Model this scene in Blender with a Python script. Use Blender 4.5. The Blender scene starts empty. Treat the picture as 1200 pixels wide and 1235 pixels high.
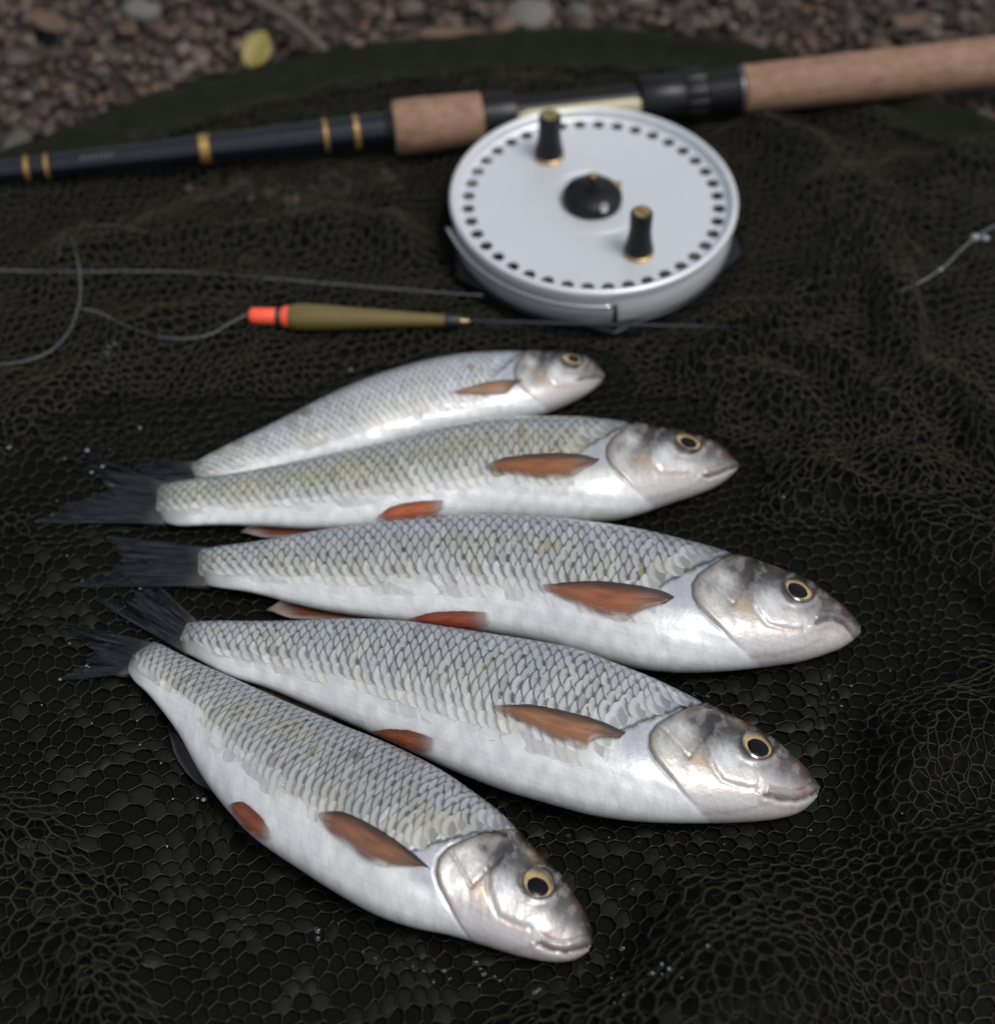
import bpy, bmesh, math, random
import numpy as np
from mathutils import Vector, Matrix

random.seed(7)
RNG = np.random.default_rng(11)
scn = bpy.context.scene
COL = scn.collection
PI = math.pi

# ------------------------------------------------------------------ camera
PW, PH, FPX = 1200.0, 1235.0, 2085.0
ELEV, DIST = math.radians(50.0), 0.617
CAM = np.array([0.0, -DIST * math.cos(ELEV), DIST * math.sin(ELEV)])
FWD = np.array([0.0, math.cos(ELEV), -math.sin(ELEV)])
UPV = np.array([0.0, math.sin(ELEV), math.cos(ELEV)])
cam_d = bpy.data.cameras.new('camera')
cam_o = bpy.data.objects.new('camera', cam_d)
COL.objects.link(cam_o)
cam_o.location = CAM
cam_o.rotation_euler = (PI / 2 - ELEV, 0, 0)
cam_d.sensor_fit = 'HORIZONTAL'
cam_d.sensor_width = 36.0
cam_d.lens = 36.0 * FPX / PW
cam_d.clip_start = 0.02
cam_d.clip_end = 200.0
cam_d.dof.use_dof = True
cam_d.dof.focus_distance = 0.538
cam_d.dof.aperture_fstop = 6.8
scn.camera = cam_o

# ------------------------------------------------------------------ world and sun (overcast)
SUN_EL, SUN_AZ = math.radians(62), math.radians(124)      # azimuth from +Y towards +X
world = bpy.data.worlds.new('World')
scn.world = world
world.use_nodes = True
wn = world.node_tree.nodes
wl = world.node_tree.links
wn.clear()
sky = wn.new('ShaderNodeTexSky')
sky.sky_type = 'NISHITA'
sky.sun_disc = False
sky.sun_elevation = SUN_EL
sky.sun_rotation = SUN_AZ
sky.air_density = 1.2
sky.dust_density = 4.0
sky.ozone_density = 1.0
hs = wn.new('ShaderNodeHueSaturation')
hs.inputs['Saturation'].default_value = 0.42
bg = wn.new('ShaderNodeBackground')
bg.inputs['Strength'].default_value = 0.11
wo = wn.new('ShaderNodeOutputWorld')
wl.new(sky.outputs[0], hs.inputs['Color'])
wl.new(hs.outputs[0], bg.inputs['Color'])
wl.new(bg.outputs[0], wo.inputs['Surface'])
sd = bpy.data.lights.new('sun', 'SUN')
sd.energy = 1.65
sd.angle = math.radians(22)
sd.color = (1.0, 0.98, 0.95)
so = bpy.data.objects.new('sun', sd)
COL.objects.link(so)
sv = Vector((math.sin(SUN_AZ) * math.cos(SUN_EL), math.cos(SUN_AZ) * math.cos(SUN_EL), math.sin(SUN_EL)))
so.rotation_euler = sv.to_track_quat('Z', 'Y').to_euler()
so.location = sv * 3
vs = scn.view_settings
vs.view_transform = 'Standard'
vs.look = 'None'
vs.exposure = 0.0
vs.gamma = 1.0
vs.use_curve_mapping = False
scn.render.engine = 'CYCLES'
scn.cycles.max_bounces = 8
scn.cycles.transparent_max_bounces = 12


# ------------------------------------------------------------------ geometry helpers
def at(px, py, z=0.0):
    """photo pixel -> world point on the horizontal plane z (arrays welcome)"""
    px = np.asarray(px, float); py = np.asarray(py, float); z = np.asarray(z, float)
    dx = (px - PW / 2) / FPX
    dy = -(py - PH / 2) / FPX
    d = FWD + dx[..., None] * np.array([1.0, 0, 0]) + dy[..., None] * UPV
    t = (z - CAM[2]) / d[..., 2]
    return CAM + d * t[..., None]


def proj(P):
    v = np.asarray(P, float) - CAM
    dep = v @ FWD
    return np.stack([PW / 2 + FPX * v[..., 0] / dep, PH / 2 - FPX * (v @ UPV) / dep], -1)


def depth(P):
    return (np.asarray(P, float) - CAM) @ FWD


def px2m(n, P):
    return n * float(depth(P)) / FPX


def catmull(pts, n, param=None):
    pts = np.asarray(pts, float)
    m = len(pts)
    if param is None:
        d = np.r_[0, np.cumsum(np.linalg.norm(np.diff(pts, axis=0), axis=1))]
    else:
        d = np.asarray(param, float)
    d = d / d[-1]
    u = np.linspace(0, 1, n) if np.isscalar(n) else np.asarray(n)
    tan = np.zeros_like(pts)
    for i in range(m):
        a, b = max(i - 1, 0), min(i + 1, m - 1)
        tan[i] = (pts[b] - pts[a]) / (d[b] - d[a])
    k = np.clip(np.searchsorted(d, u, side='right') - 1, 0, m - 2)
    h = (d[k + 1] - d[k])[:, None]
    t = ((u - d[k]) / (d[k + 1] - d[k]))[:, None]
    h00 = 2 * t**3 - 3 * t**2 + 1; h10 = t**3 - 2 * t**2 + t
    h01 = -2 * t**3 + 3 * t**2; h11 = t**3 - t**2
    return h00 * pts[k] + h10 * h * tan[k] + h01 * pts[k + 1] + h11 * h * tan[k + 1]


def sstep(a, b, x):
    t = np.clip((np.asarray(x, float) - a) / (b - a), 0, 1)
    return t * t * (3 - 2 * t)


def noise2(x, y, scale, seed, octaves=3):
    """smooth sum-of-sines noise, about -1..1"""
    r = np.random.default_rng(seed)
    out = np.zeros_like(np.asarray(x, float))
    amp, tot = 1.0, 0.0
    f = 2 * PI / scale
    for o in range(octaves):
        for k in range(5):
            th, ph = r.uniform(0, 2 * PI, 2)
            ff = f * r.uniform(0.7, 1.4)
            out += amp * np.sin(ff * (x * math.cos(th) + y * math.sin(th)) + ph)
        tot += amp * 1.9
        amp *= 0.5; f *= 2.1
    return out / tot


def mesh_np(name, V, F, uv=None, col=None, smooth=True):
    """V (n,3), F (m,k) all with k corners; uv and col per vertex"""
    V = np.ascontiguousarray(V, dtype=np.float32); F = np.ascontiguousarray(F, dtype=np.int32)
    me = bpy.data.meshes.new(name)
    m, k = F.shape
    me.vertices.add(len(V)); me.vertices.foreach_set('co', V.ravel())
    me.loops.add(m * k); me.loops.foreach_set('vertex_index', F.ravel())
    me.polygons.add(m)
    me.polygons.foreach_set('loop_start', np.arange(0, m * k, k, dtype=np.int32))
    me.polygons.foreach_set('use_smooth', np.full(m, smooth))
    me.update(calc_edges=True)
    if uv is not None:
        l = me.uv_layers.new(name='UVMap')
        l.data.foreach_set('uv', np.asarray(uv, np.float32)[F.ravel()].ravel())
    if col is not None:
        c = np.ones((len(V), 4), np.float32); c[:, :col.shape[1]] = col
        a = me.color_attributes.new('Col', 'FLOAT_COLOR', 'POINT')
        a.data.foreach_set('color', c.ravel())
    me.validate()
    return me


def link(name, me, mat=None, parent=None, loc=None):
    o = bpy.data.objects.new(name, me)
    COL.objects.link(o)
    if mat is not None and len(me.materials) == 0:
        me.materials.append(mat)
    if parent is not None:
        o.parent = parent
    if loc is not None:
        o.location = loc
    return o


def tag(o, label=None, cat=None, group=None, kind=None):
    for k, v in (('label', label), ('category', cat), ('group', group), ('kind', kind)):
        if v:
            o[k] = v
    return o


def thing(name, label, cat, loc, group=None):
    o = bpy.data.objects.new(name, None)
    COL.objects.link(o)
    o.empty_display_size = 0.01
    o.location = [float(c) for c in loc]
    return tag(o, label, cat, group)


def local(o, V):
    return np.asarray(V, float) - np.array(o.location)


def gridF(nu, nv, wrap_v=False):
    i, j = np.meshgrid(np.arange(nu - 1), np.arange(nv if wrap_v else nv - 1), indexing='ij')
    j2 = (j + 1) % nv
    return np.stack([i * nv + j, (i + 1) * nv + j, (i + 1) * nv + j2, i * nv + j2], -1).reshape(-1, 4)


def tube(name, pts, rad, mat, parent=None, sides=8, origin=None, n=None, closed_ends=True):
    pts = np.asarray(pts, float)
    if n:
        pts = catmull(pts, n)
    m = len(pts)
    rad = np.full(m, rad) if np.isscalar(rad) else np.asarray(rad, float)
    tg = np.gradient(pts, axis=0); tg /= np.linalg.norm(tg, axis=1)[:, None]
    ref = np.array([0, 0, 1.0])
    nn = np.cross(tg, ref)
    l = np.linalg.norm(nn, axis=1)
    nn[l < 1e-4] = [1, 0, 0]
    nn /= np.linalg.norm(nn, axis=1)[:, None]
    bb = np.cross(nn, tg)
    a = np.arange(sides) * 2 * PI / sides
    V = pts[:, None] + rad[:, None, None] * (nn[:, None] * np.cos(a)[None, :, None] + bb[:, None] * np.sin(a)[None, :, None])
    V = V.reshape(-1, 3)
    F = gridF(m, sides, True)
    if closed_ends:
        c0, c1 = len(V), len(V) + 1
        V = np.vstack([V, pts[0], pts[-1]])
        jj = np.arange(sides); j2 = (jj + 1) % sides
        F = np.vstack([F, np.stack([jj, j2, np.full(sides, c0), np.full(sides, c0)], 1)[:, [0, 1, 2, 2]] if False else np.zeros((0, 4), int)])
        bm_tris = [(int(x), int(y), c0) for x, y in zip(jj, j2)] + [(int((m - 1) * sides + y), int((m - 1) * sides + x), c1) for x, y in zip(jj, j2)]
    else:
        bm_tris = []
    if origin is not None:
        V = V - np.array(origin)
    me = bpy.data.meshes.new(name)
    me.from_pydata(V.tolist(), [], [tuple(int(q) for q in f) for f in F] + bm_tris)
    me.polygons.foreach_set('use_smooth', [True] * len(me.polygons))
    me.update()
    return link(name, me, mat, parent)


def lathe_mesh(name, prof, segs=32, mod=None, smooth_angle=40, cap=True):
    """prof: list of (axial, radius) turned about local Z; mod(angle, axial)->radius factor"""
    bm = bmesh.new()
    rings = []
    for z, r in prof:
        ring = []
        for i in range(segs):
            a = 2 * PI * i / segs
            rr = r * (mod(a, z) if mod else 1.0)
            ring.append(bm.verts.new((rr * math.cos(a), rr * math.sin(a), z)))
        rings.append(ring)
    for a, b in zip(rings[:-1], rings[1:]):
        for i in range(segs):
            j = (i + 1) % segs
            bm.faces.new((a[i], a[j], b[j], b[i]))
    if cap:
        bm.faces.new(list(reversed(rings[0])))
        bm.faces.new(rings[-1])
    bmesh.ops.recalc_face_normals(bm, faces=bm.faces)
    me = bpy.data.meshes.new(name)
    for f in bm.faces:
        f.smooth = True
    for e in bm.edges:
        if len(e.link_faces) == 2 and e.calc_face_angle(0) > math.radians(smooth_angle):
            e.smooth = False
    bm.to_mesh(me); bm.free()
    return me


# ------------------------------------------------------------------ materials
class NT:
    def __init__(s, name):
        s.m = bpy.data.materials.new(name)
        s.m.use_nodes = True
        s.t = s.m.node_tree
        s.t.nodes.clear()
        s.out = s.t.nodes.new('ShaderNodeOutputMaterial')
        s.b = s.t.nodes.new('ShaderNodeBsdfPrincipled')
        s.t.links.new(s.b.outputs[0], s.out.inputs['Surface'])

    def n(s, typ, **kw):
        x = s.t.nodes.new(typ)
        for k, v in kw.items():
            if hasattr(x, k) and not k[0].isupper():
                setattr(x, k, v)
            else:
                x.inputs[k.replace('_', ' ')].default_value = v
        return x

    def l(s, a, b):
        s.t.links.new(a, b)

    def math(s, op, a, b=None, clamp=False):
        x = s.t.nodes.new('ShaderNodeMath'); x.operation = op; x.use_clamp = clamp
        for i, v in enumerate((a, b)):
            if v is None:
                continue
            if isinstance(v, (int, float)):
                x.inputs[i].default_value = v
            else:
                s.l(v, x.inputs[i])
        return x.outputs[0]

    def mix(s, fac, a, b, blend='MIX'):
        x = s.t.nodes.new('ShaderNodeMix'); x.data_type = 'RGBA'; x.blend_type = blend
        for i, v in ((0, fac), (6, a), (7, b)):
            if isinstance(v, (int, float)):
                x.inputs[i].default_value = v
            elif isinstance(v, tuple):
                x.inputs[i].default_value = (*v, 1.0) if len(v) == 3 else v
            else:
                s.l(v, x.inputs[i])
        return x.outputs[2]

    def ramp(s, fac, stops):
        x = s.t.nodes.new('ShaderNodeValToRGB')
        e = x.color_ramp.elements
        while len(e) < len(stops):
            e.new(0.5)
        for q, (p, c) in zip(e, stops):
            q.position = p; q.color = (*c, 1.0) if len(c) == 3 else c
        s.l(fac, x.inputs[0])
        return x.outputs[0]

    def noise(s, scale, detail=3.0, rough=0.55, vec=None):
        x = s.t.nodes.new('ShaderNodeTexNoise')
        x.inputs['Scale'].default_value = scale
        x.inputs['Detail'].default_value = detail
        x.inputs['Roughness'].default_value = rough
        if vec is not None:
            s.l(vec, x.inputs['Vector'])
        return x

    def objvec(s):
        return s.t.nodes.new('ShaderNodeTexCoord').outputs['Object']

    def bump(s, h, strength=0.3, dist=0.001):
        x = s.t.nodes.new('ShaderNodeBump')
        x.inputs['Strength'].default_value = strength
        x.inputs['Distance'].default_value = dist
        s.l(h, x.inputs['Height'])
        s.l(x.outputs[0], s.b.inputs['Normal'])
        return x

    def set(s, **kw):
        for k, v in kw.items():
            i = s.b.inputs[k.replace('_', ' ')]
            if hasattr(v, 'is_linked') or hasattr(v, 'links'):
                s.l(v, i)
            elif isinstance(v, tuple):
                i.default_value = (*v, 1.0) if len(v) == 3 else v
            else:
                i.default_value = v
        return s


def simple(name, col, rough=0.5, metal=0.0, var=0.15, nscale=400.0, bump=0.0, coat=0.0, spec=0.5):
    t = NT(name)
    v = t.objvec()
    n = t.noise(nscale, 4.0, 0.6, v)
    lo = tuple(max(0, c * (1 - var)) for c in col); hi = tuple(min(1, c * (1 + var)) for c in col)
    t.set(Base_Color=t.mix(n.outputs['Fac'], lo, hi), Metallic=metal, Coat_Weight=coat, Coat_Roughness=0.08)
    t.b.inputs['Specular IOR Level'].default_value = spec
    r = t.math('MULTIPLY_ADD', n.outputs['Fac'], 0.2)
    r.node.inputs[2].default_value = rough - 0.1
    t.l(r, t.b.inputs['Roughness'])
    if bump:
        t.bump(n.outputs['Fac'], bump, 0.0006)
    return t.m


def mat_skin():
    t = NT('fish_skin')
    v = t.objvec()
    a = t.n('ShaderNodeVertexColor', layer_name='Col')
    n1 = t.noise(900, 4, 0.65, v)
    n2 = t.noise(160, 3, 0.6, v)
    c = t.mix(t.math('MULTIPLY', n1.outputs['Fac'], 0.22), a.outputs[0], (0.62, 0.6, 0.6), 'MULTIPLY')
    c = t.mix(t.math('MULTIPLY', t.math('SUBTRACT', n2.outputs['Fac'], 0.45, True), 0.5), c, (0.72, 0.74, 0.77), 'MULTIPLY')
    t.set(Base_Color=c, Metallic=0.16, Coat_Weight=0.34, Coat_Roughness=0.12)
    r = t.math('MULTIPLY_ADD', n2.outputs['Fac'], 0.25); r.node.inputs[2].default_value = 0.2
    t.l(r, t.b.inputs['Roughness'])
    t.b.inputs['Subsurface Weight'].default_value = 0.04
    t.b.inputs['Subsurface Radius'].default_value = (0.002, 0.0012, 0.0008)
    t.b.inputs['Subsurface Scale'].default_value = 0.6
    n3 = t.noise(1500, 3, 0.6, v)
    n4 = t.noise(420, 2, .5, v)
    t.bump(t.math('ADD', t.math('ADD', n3.outputs['Fac'], n2.outputs['Fac']), n4.outputs['Fac']), 0.16, 0.0005)
    return t.m


def mat_scale():
    t = NT('fish_scale')
    a = t.n('ShaderNodeVertexColor', layer_name='Col')      # rgb tone, alpha = strength of the dark pigment
    uv = t.n('ShaderNodeUVMap')
    sx = t.n('ShaderNodeSeparateXYZ')
    t.l(uv.outputs[0], sx.inputs[0])
    u, w = sx.outputs[0], sx.outputs[1]
    n = t.noise(1400, 3, 0.6, t.objvec())
    av = t.math('ABSOLUTE', t.math('MULTIPLY_ADD', w, 2.0))
    av.node.inputs[0].default_value = 0
    av2 = t.math('ABSOLUTE', t.math('SUBTRACT', t.math('MULTIPLY', w, 2.0), 1.0))
    # base pocket of the scale, darker towards the corners
    lim = t.math('ADD', t.math('SUBTRACT', 0.63, t.math('MULTIPLY', t.math('POWER', av2, 2.0), 0.30)), t.math('MULTIPLY', t.math('SUBTRACT', n.outputs['Fac'], 0.5), 0.25))
    base = t.math('SUBTRACT', 1.0, t.math('MULTIPLY', t.math('MAXIMUM', t.math('SUBTRACT', u, t.math('SUBTRACT', lim, 0.14)), 0.0), 5.5), True)
    edge = t.math('MULTIPLY', t.math('MAXIMUM', t.math('SUBTRACT', u, 0.835), 0.0), 8.0, True)
    dk = t.math('MULTIPLY', t.math('MAXIMUM', base, edge), a.outputs['Alpha'], True)
    c = t.mix(dk, a.outputs[0], (0.028, 0.028, 0.032))
    c = t.mix(t.math('MULTIPLY', n.outputs['Fac'], 0.35), c, (0.6, 0.6, 0.58), 'MULTIPLY')
    g_ = t.math('MULTIPLY_ADD', u, .50); g_.node.inputs[2].default_value = .60
    gc_ = t.n('ShaderNodeCombineColor')
    for q_ in range(3):
        t.l(g_, gc_.inputs[q_])
    c = t.mix(t.math('MULTIPLY', a.outputs['Alpha'], .9, True), c, t.mix(1.0, c, gc_.outputs[0], 'MULTIPLY'))
    t.l(t.math('MULTIPLY', t.math('SUBTRACT', a.outputs['Alpha'], .03), 5.5, True), t.b.inputs['Alpha'])
    t.set(Base_Color=c, Metallic=t.math('MULTIPLY', t.math('SUBTRACT', a.outputs['Alpha'], .15, True), .42), Coat_Weight=0.5, Coat_Roughness=0.10)
    r = t.math('MULTIPLY_ADD', n.outputs['Fac'], 0.25); r.node.inputs[2].default_value = 0.2
    t.l(r, t.b.inputs['Roughness'])
    st = t.math('SINE', t.math('MULTIPLY', w, 60.0))
    t.bump(t.math('ADD', t.math('MULTIPLY', st, 0.25), n.outputs['Fac']), 0.25, 0.0003)
    return t.m


def mat_fin(name, alpha=1.0, rays=26.0, contrast=0.5):
    t = NT(name)
    a = t.n('ShaderNodeVertexColor', layer_name='Col')
    uv = t.n('ShaderNodeUVMap')
    sx = t.n('ShaderNodeSeparateXYZ')
    t.l(uv.outputs[0], sx.inputs[0])
    n = t.noise(700, 4, 0.65, t.objvec())
    ph = t.math('ADD', t.math('MULTIPLY', sx.outputs[1], rays * 2 * PI), t.math('MULTIPLY', n.outputs['Fac'], 2.5))
    s = t.math('MULTIPLY_ADD', t.math('SINE', ph), 0.5); s.node.inputs[2].default_value = 0.5
    c = t.mix(t.math('MULTIPLY', s, contrast), a.outputs[0], (0.25, 0.22, 0.22), 'MULTIPLY')
    c = t.mix(t.math('MULTIPLY', n.outputs['Fac'], 0.4), c, (0.55, 0.55, 0.55), 'MULTIPLY')
    t.set(Base_Color=c, Roughness=0.32, Coat_Weight=0.3, Coat_Roughness=0.15)
    t.b.inputs['Subsurface Weight'].default_value = 0.1
    t.b.inputs['Subsurface Scale'].default_value = 0.001
    al = t.math('MULTIPLY', a.outputs['Alpha'], alpha)
    t.l(al, t.b.inputs['Alpha'])
    t.bump(t.math('ADD', s, t.math('MULTIPLY', n.outputs['Fac'], 0.5)), 0.4, 0.0004)
    return t.m


def mat_col(name, rough=0.5, metal=0.0, coat=0.0, nscale=300, amount=0.4, bump=0.2):
    t = NT(name)
    a = t.n('ShaderNodeVertexColor', layer_name='Col')
    n = t.noise(nscale, 4, 0.6, t.objvec())
    t.set(Base_Color=t.mix(t.math('MULTIPLY', n.outputs['Fac'], amount), a.outputs[0], (0.4, 0.4, 0.4), 'MULTIPLY'),
          Roughness=rough, Metallic=metal, Coat_Weight=coat)
    if bump:
        t.bump(n.outputs['Fac'], bump, 0.0005)
    return t.m


M_SKIN = mat_skin()
M_SCALE = mat_scale()
M_FIN = mat_fin('fish_fin', 0.80, 17.0, 0.6)
M_TAIL = mat_fin('fish_tail_fin', 0.66, 22.0, 0.8)
M_IRIS = mat_col('fish_iris', 0.16, 0.35, 0.9, 1500, 0.5, 0.1)
M_PUPIL = simple('fish_pupil', (0.003, 0.003, 0.005), 0.22, 0, 0.1, 500, 0, 0.0, .22)

# ------------------------------------------------------------------ the five fish
GILL = [(925, 652), (893, 664), (875.6, 671), (858, 682.6), (843, 694), (836, 705.6), (837, 719), (845, 732.4), (862, 749.7), (879.4, 767), (896.7, 782), (912, 795), (935, 818)]
SCALE_EDGE = [(935, 668), (900, 664), (878, 667), (850, 678), (822, 692), (796, 706), (790, 724), (788, 760), (788, 830)]
DARK_EDGE = [(905, 668), (878, 667), (850, 678), (822, 692), (796, 706)]
PREOP = [(912, 684), (905, 692), (898.6, 702), (897, 713), (902, 726), (912, 740), (921.6, 751.6), (938.8, 757), (965.7, 760)]
OPLINE1 = [(845, 697), (858, 707), (870, 718), (882, 728)]
OPLINE2 = [(882, 728), (890, 716), (896, 704)]
LOWLINE = [(905, 792), (935, 790), (965, 783), (990, 772)]
KEYS = {'E': (959, 710), 'S': (1038, 757), 'G': (836, 706), 'O': (875.6, 672), 'Q': (900, 785), 'M': (989, 748), 'J': (1029, 771)}


def seg_dist(P, poly):
    """distance of points P (n,2) to a polyline, the sign by side (positive on the right-hand side in picture sense), and the fraction along it"""
    poly = np.asarray(poly, float)
    best = np.full(len(P), 1e9); sg = np.ones(len(P)); fr = np.zeros(len(P))
    L = np.r_[0, np.cumsum(np.linalg.norm(np.diff(poly, axis=0), axis=1))]
    for i in range(len(poly) - 1):
        a, b = poly[i], poly[i + 1]
        d = b - a; l2 = d @ d
        t = np.clip(((P - a) @ d) / l2, 0, 1)
        q = P - (a + t[:, None] * d)
        dist = np.hypot(q[:, 0], q[:, 1])
        m = dist < best
        best[m] = dist[m]
        cr = d[0] * (P[:, 1] - a[1]) - d[1] * (P[:, 0] - a[0])
        sg[m] = np.sign(cr[m]); fr[m] = (L[i] + t[m] * math.sqrt(l2)) / L[-1]
    return best, sg, fr


# normalised ellipse arc table for b/a = 0.55
_ph = np.linspace(-0.8, PI + 0.8, 800)
_arc = np.r_[0, np.cumsum(np.sqrt(np.sin(_ph[1:])**2 + (0.55 * np.cos(_ph[1:]))**2) * np.diff(_ph))]


class Fish:
    def __init__(s, cfg):
        s.cfg = cfg
        st = np.array(cfg['st'], float)
        mid = np.c_[(st[:, 0] + st[:, 2]) / 2, (st[:, 1] + st[:, 3]) / 2]
        par = np.r_[0, np.cumsum(np.linalg.norm(np.diff(mid, axis=0), axis=1))]
        s.par, s.st = par / par[-1], st
        N = s.N = 420
        s.S = np.linspace(0, 1, N)
        tb = catmull(st, s.S, s.par)
        ker = np.exp(-0.5 * (np.arange(-9, 10) / 4.0)**2); ker /= ker.sum()
        pad = np.vstack([np.repeat(tb[:1], 9, 0) * 2 - tb[9:0:-1], tb, 2 * tb[-1:] - tb[-2:-11:-1]])
        tb = np.stack([np.convolve(pad[:, k], ker, 'valid') for k in range(4)], 1)
        s.T, s.B = tb[:, :2], tb[:, 2:]
        m = (s.T + s.B) / 2
        k = np.interp(s.S, [0, .012, .03, .06, .12, .4, .7, .85, .95, 1], [.08, .17, .26, .34, .39, .50, .56, .60, .66, .78])
        z0 = cfg.get('z0', 0.0)
        h = np.full(N, 0.01)
        for _ in range(6):
            Tw, Bw = at(s.T[:, 0], s.T[:, 1], h), at(s.B[:, 0], s.B[:, 1], h)
            Cw = at(m[:, 0], m[:, 1], h)
            nn = Tw - Bw; d = np.linalg.norm(nn, axis=1) / 2
            nn = nn / (2 * d[:, None])
            v = CAM - Cw
            vN = (v * nn).sum(1); e = np.arctan2(v[:, 2], -vN)
            a = d * np.sin(e) / np.sqrt(np.sin(e)**2 + (k * np.cos(e))**2)
            b = k * a
            h = 0.92 * b + 0.22 * (b.max() - b) + z0
        s.Cn, s.Nn, s.a, s.b, s.h = Cw, nn, a, b, h
        s.phi0 = np.arctan2(b * np.cos(e), a * np.sin(e))
        s.L = np.r_[0, np.cumsum(np.linalg.norm(np.diff(Cw, axis=0), axis=1))]
        # affine map fish pixels -> canonical head pixels
        ks = list(cfg['keys'])
        A = np.array([[*cfg['keys'][q], 1.0] for q in ks]); Y = np.array([KEYS[q] for q in ks], float)
        wgt = np.array([2.0 if q in 'ESG' else 1.0 for q in ks])[:, None]
        s.aff = np.linalg.lstsq(A * wgt, Y * wgt, rcond=None)[0]
        s.scale_px = 1.0 / math.sqrt(abs(np.linalg.det(s.aff[:2])))        # fish px per canonical px
        # pixel lookup grid
        s.gs = np.linspace(0, 1, 700); s.gt = np.linspace(0, 1, 200)
        gT = np.stack([np.interp(s.gs, s.S, s.T[:, q]) for q in (0, 1)], 1)
        gB = np.stack([np.interp(s.gs, s.S, s.B[:, q]) for q in (0, 1)], 1)
        s.gp = gT[:, None] + (gB - gT)[:, None] * s.gt[None, :, None]

    def ip(s, arr, x):
        if arr.ndim == 1:
            return np.interp(x, s.S, arr)
        return np.stack([np.interp(x, s.S, arr[:, q]) for q in range(arr.shape[1])], -1)

    def surf(s, x, phi):
        """world point and outward normal for fraction x along the fish and angle phi round it"""
        C, N, a, b = s.ip(s.Cn, x), s.ip(s.Nn, x), s.ip(s.a, x), s.ip(s.b, x)
        c, si = np.cos(phi), np.sin(phi)
        zz = np.array([0, 0, 1.0])
        P = C + (a * c)[:, None] * N + (b * si)[:, None] * zz
        n = (b * c)[:, None] * N + (a * si)[:, None] * zz
        # add the slope along the body
        n /= np.linalg.norm(n, axis=1)[:, None]
        return P, n

    def find(s, p):
        d = (s.gp[..., 0] - p[0])**2 + (s.gp[..., 1] - p[1])**2
        i, j = np.unravel_index(np.argmin(d), d.shape)
        return s.gs[i], s.gt[j]

    def phi_of(s, x, t):
        return s.ip(s.phi0, x) + np.arccos(np.clip(1 - 2 * t, -1, 1))

    def on(s, p, off=0.0):
        x, t = s.find(p)
        x = np.array([x]); t = np.array([t])
        P, n = s.surf(x, s.phi_of(x, t))
        return (P + n * off)[0], n[0]

    def canon(s, px):
        return np.c_[px, np.ones(len(px))] @ s.aff

    # ------------------------------------------------------------ body with its head
    def build_body(s, root):
        cfg = s.cfg
        q = cfg.get('res', 1.0)
        xg = s.find(cfg['keys']['G'])[0] - 0.06
        xs = np.r_[np.linspace(0, xg, int(170 * q), endpoint=False), np.linspace(xg, 0.965, int(200 * q), endpoint=False), 1 - 0.035 * (1 - np.linspace(0, 1, int(40 * q)))**1.0]
        nv1, nv2 = int(150 * q), 26
        psi = np.r_[np.linspace(-0.3, PI + 0.3, nv1, endpoint=False), np.linspace(PI + 0.3, 2 * PI - 0.3, nv2, endpoint=False)]
        nx, nv = len(xs), len(psi)
        X, PS = np.repeat(xs, nv), np.tile(psi, nx)
        P, n = s.surf(X, s.ip(s.phi0, X) + PS)
        t = (1 - np.cos(PS)) / 2
        px = s.ip(s.T, X) + (s.ip(s.B, X) - s.ip(s.T, X)) * t[:, None]
        c = s.canon(px)
        G = P.reshape(nx, nv, 3)
        du = np.gradient(G, axis=0); dv = np.stack([np.gradient(np.concatenate([G[:, -2:, k], G[:, :, k], G[:, :2, k]], 1), axis=1)[:, 2:-2] for k in range(3)], -1)
        nr = np.cross(du, dv).reshape(-1, 3)
        nr /= np.linalg.norm(nr, axis=1)[:, None] + 1e-12
        nr *= np.sign((nr * n).sum(1))[:, None]
        mm = 0.001 * s.scale_px * cfg.get('relief', 1.0)
        disp = np.zeros(len(P))
        sil = np.sqrt(np.clip(4 * t * (1 - t), 0, 1))          # less relief towards the outline
        # colour -------------------------------------------------
        tone = cfg['tone']
        stops_t = [0, .12, .3, .46, .6, .70, .92, 1.0]
        body = np.stack([np.interp(t, stops_t, [tone['back'][k], tone['back'][k], tone['side'][k], tone['low'][k] * .95, .61, .70, .71, .61]) for k in range(3)], 1)
        body *= np.array([.985, 1.01, 1.02])
        head = np.stack([np.interp(t, [0, .1, .22, .40, .62, .8, 1], v) for v in ([.06, .085, .19, .37, .52, .58, .50], [.056, .08, .19, .375, .51, .565, .485], [.05, .073, .19, .38, .505, .57, .495])], 1)
        gd, gs_, gf = seg_dist(c, GILL)
        gs_ = -gs_                                              # positive on the head side
        headm = sstep(-5, 5, gd * gs_) * (c[:, 0] > 822)
        col = body * (1 - headm[:, None]) + head * headm[:, None]
        nz = noise2(c[:, 0], c[:, 1], 26, 3, 3); nf = noise2(c[:, 0], c[:, 1], 7, 5, 3)

        def paint(mask, rgb, w):
            nonlocal col
            f = np.clip(mask * w, 0, 1)[:, None]
            col = col * (1 - f) + np.array(rgb) * f

        def blob(x, y, rx, ry, ang=0, soft=1.0):
            ca, sa = math.cos(ang), math.sin(ang)
            dx, dy = c[:, 0] - x + nf * 2, c[:, 1] - y + nf * 2
            r = np.hypot((dx * ca + dy * sa) / rx, (-dx * sa + dy * ca) / ry)
            return np.exp(-(r**2) * soft)

        def line(poly, w, wob=0.8):
            d, g, f = seg_dist(c + np.c_[nf, nz] * wob, poly)
            return np.exp(-(d / w)**2), d * g, f
        # shoulder plate behind the gill
        sh = sstep(0, 4, -gd * gs_) * (1 - sstep(26, 40, gd)) * (gs_ < 0) * sstep(690, 700, c[:, 1]) * (1 - sstep(730, 745, c[:, 1]))
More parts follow.
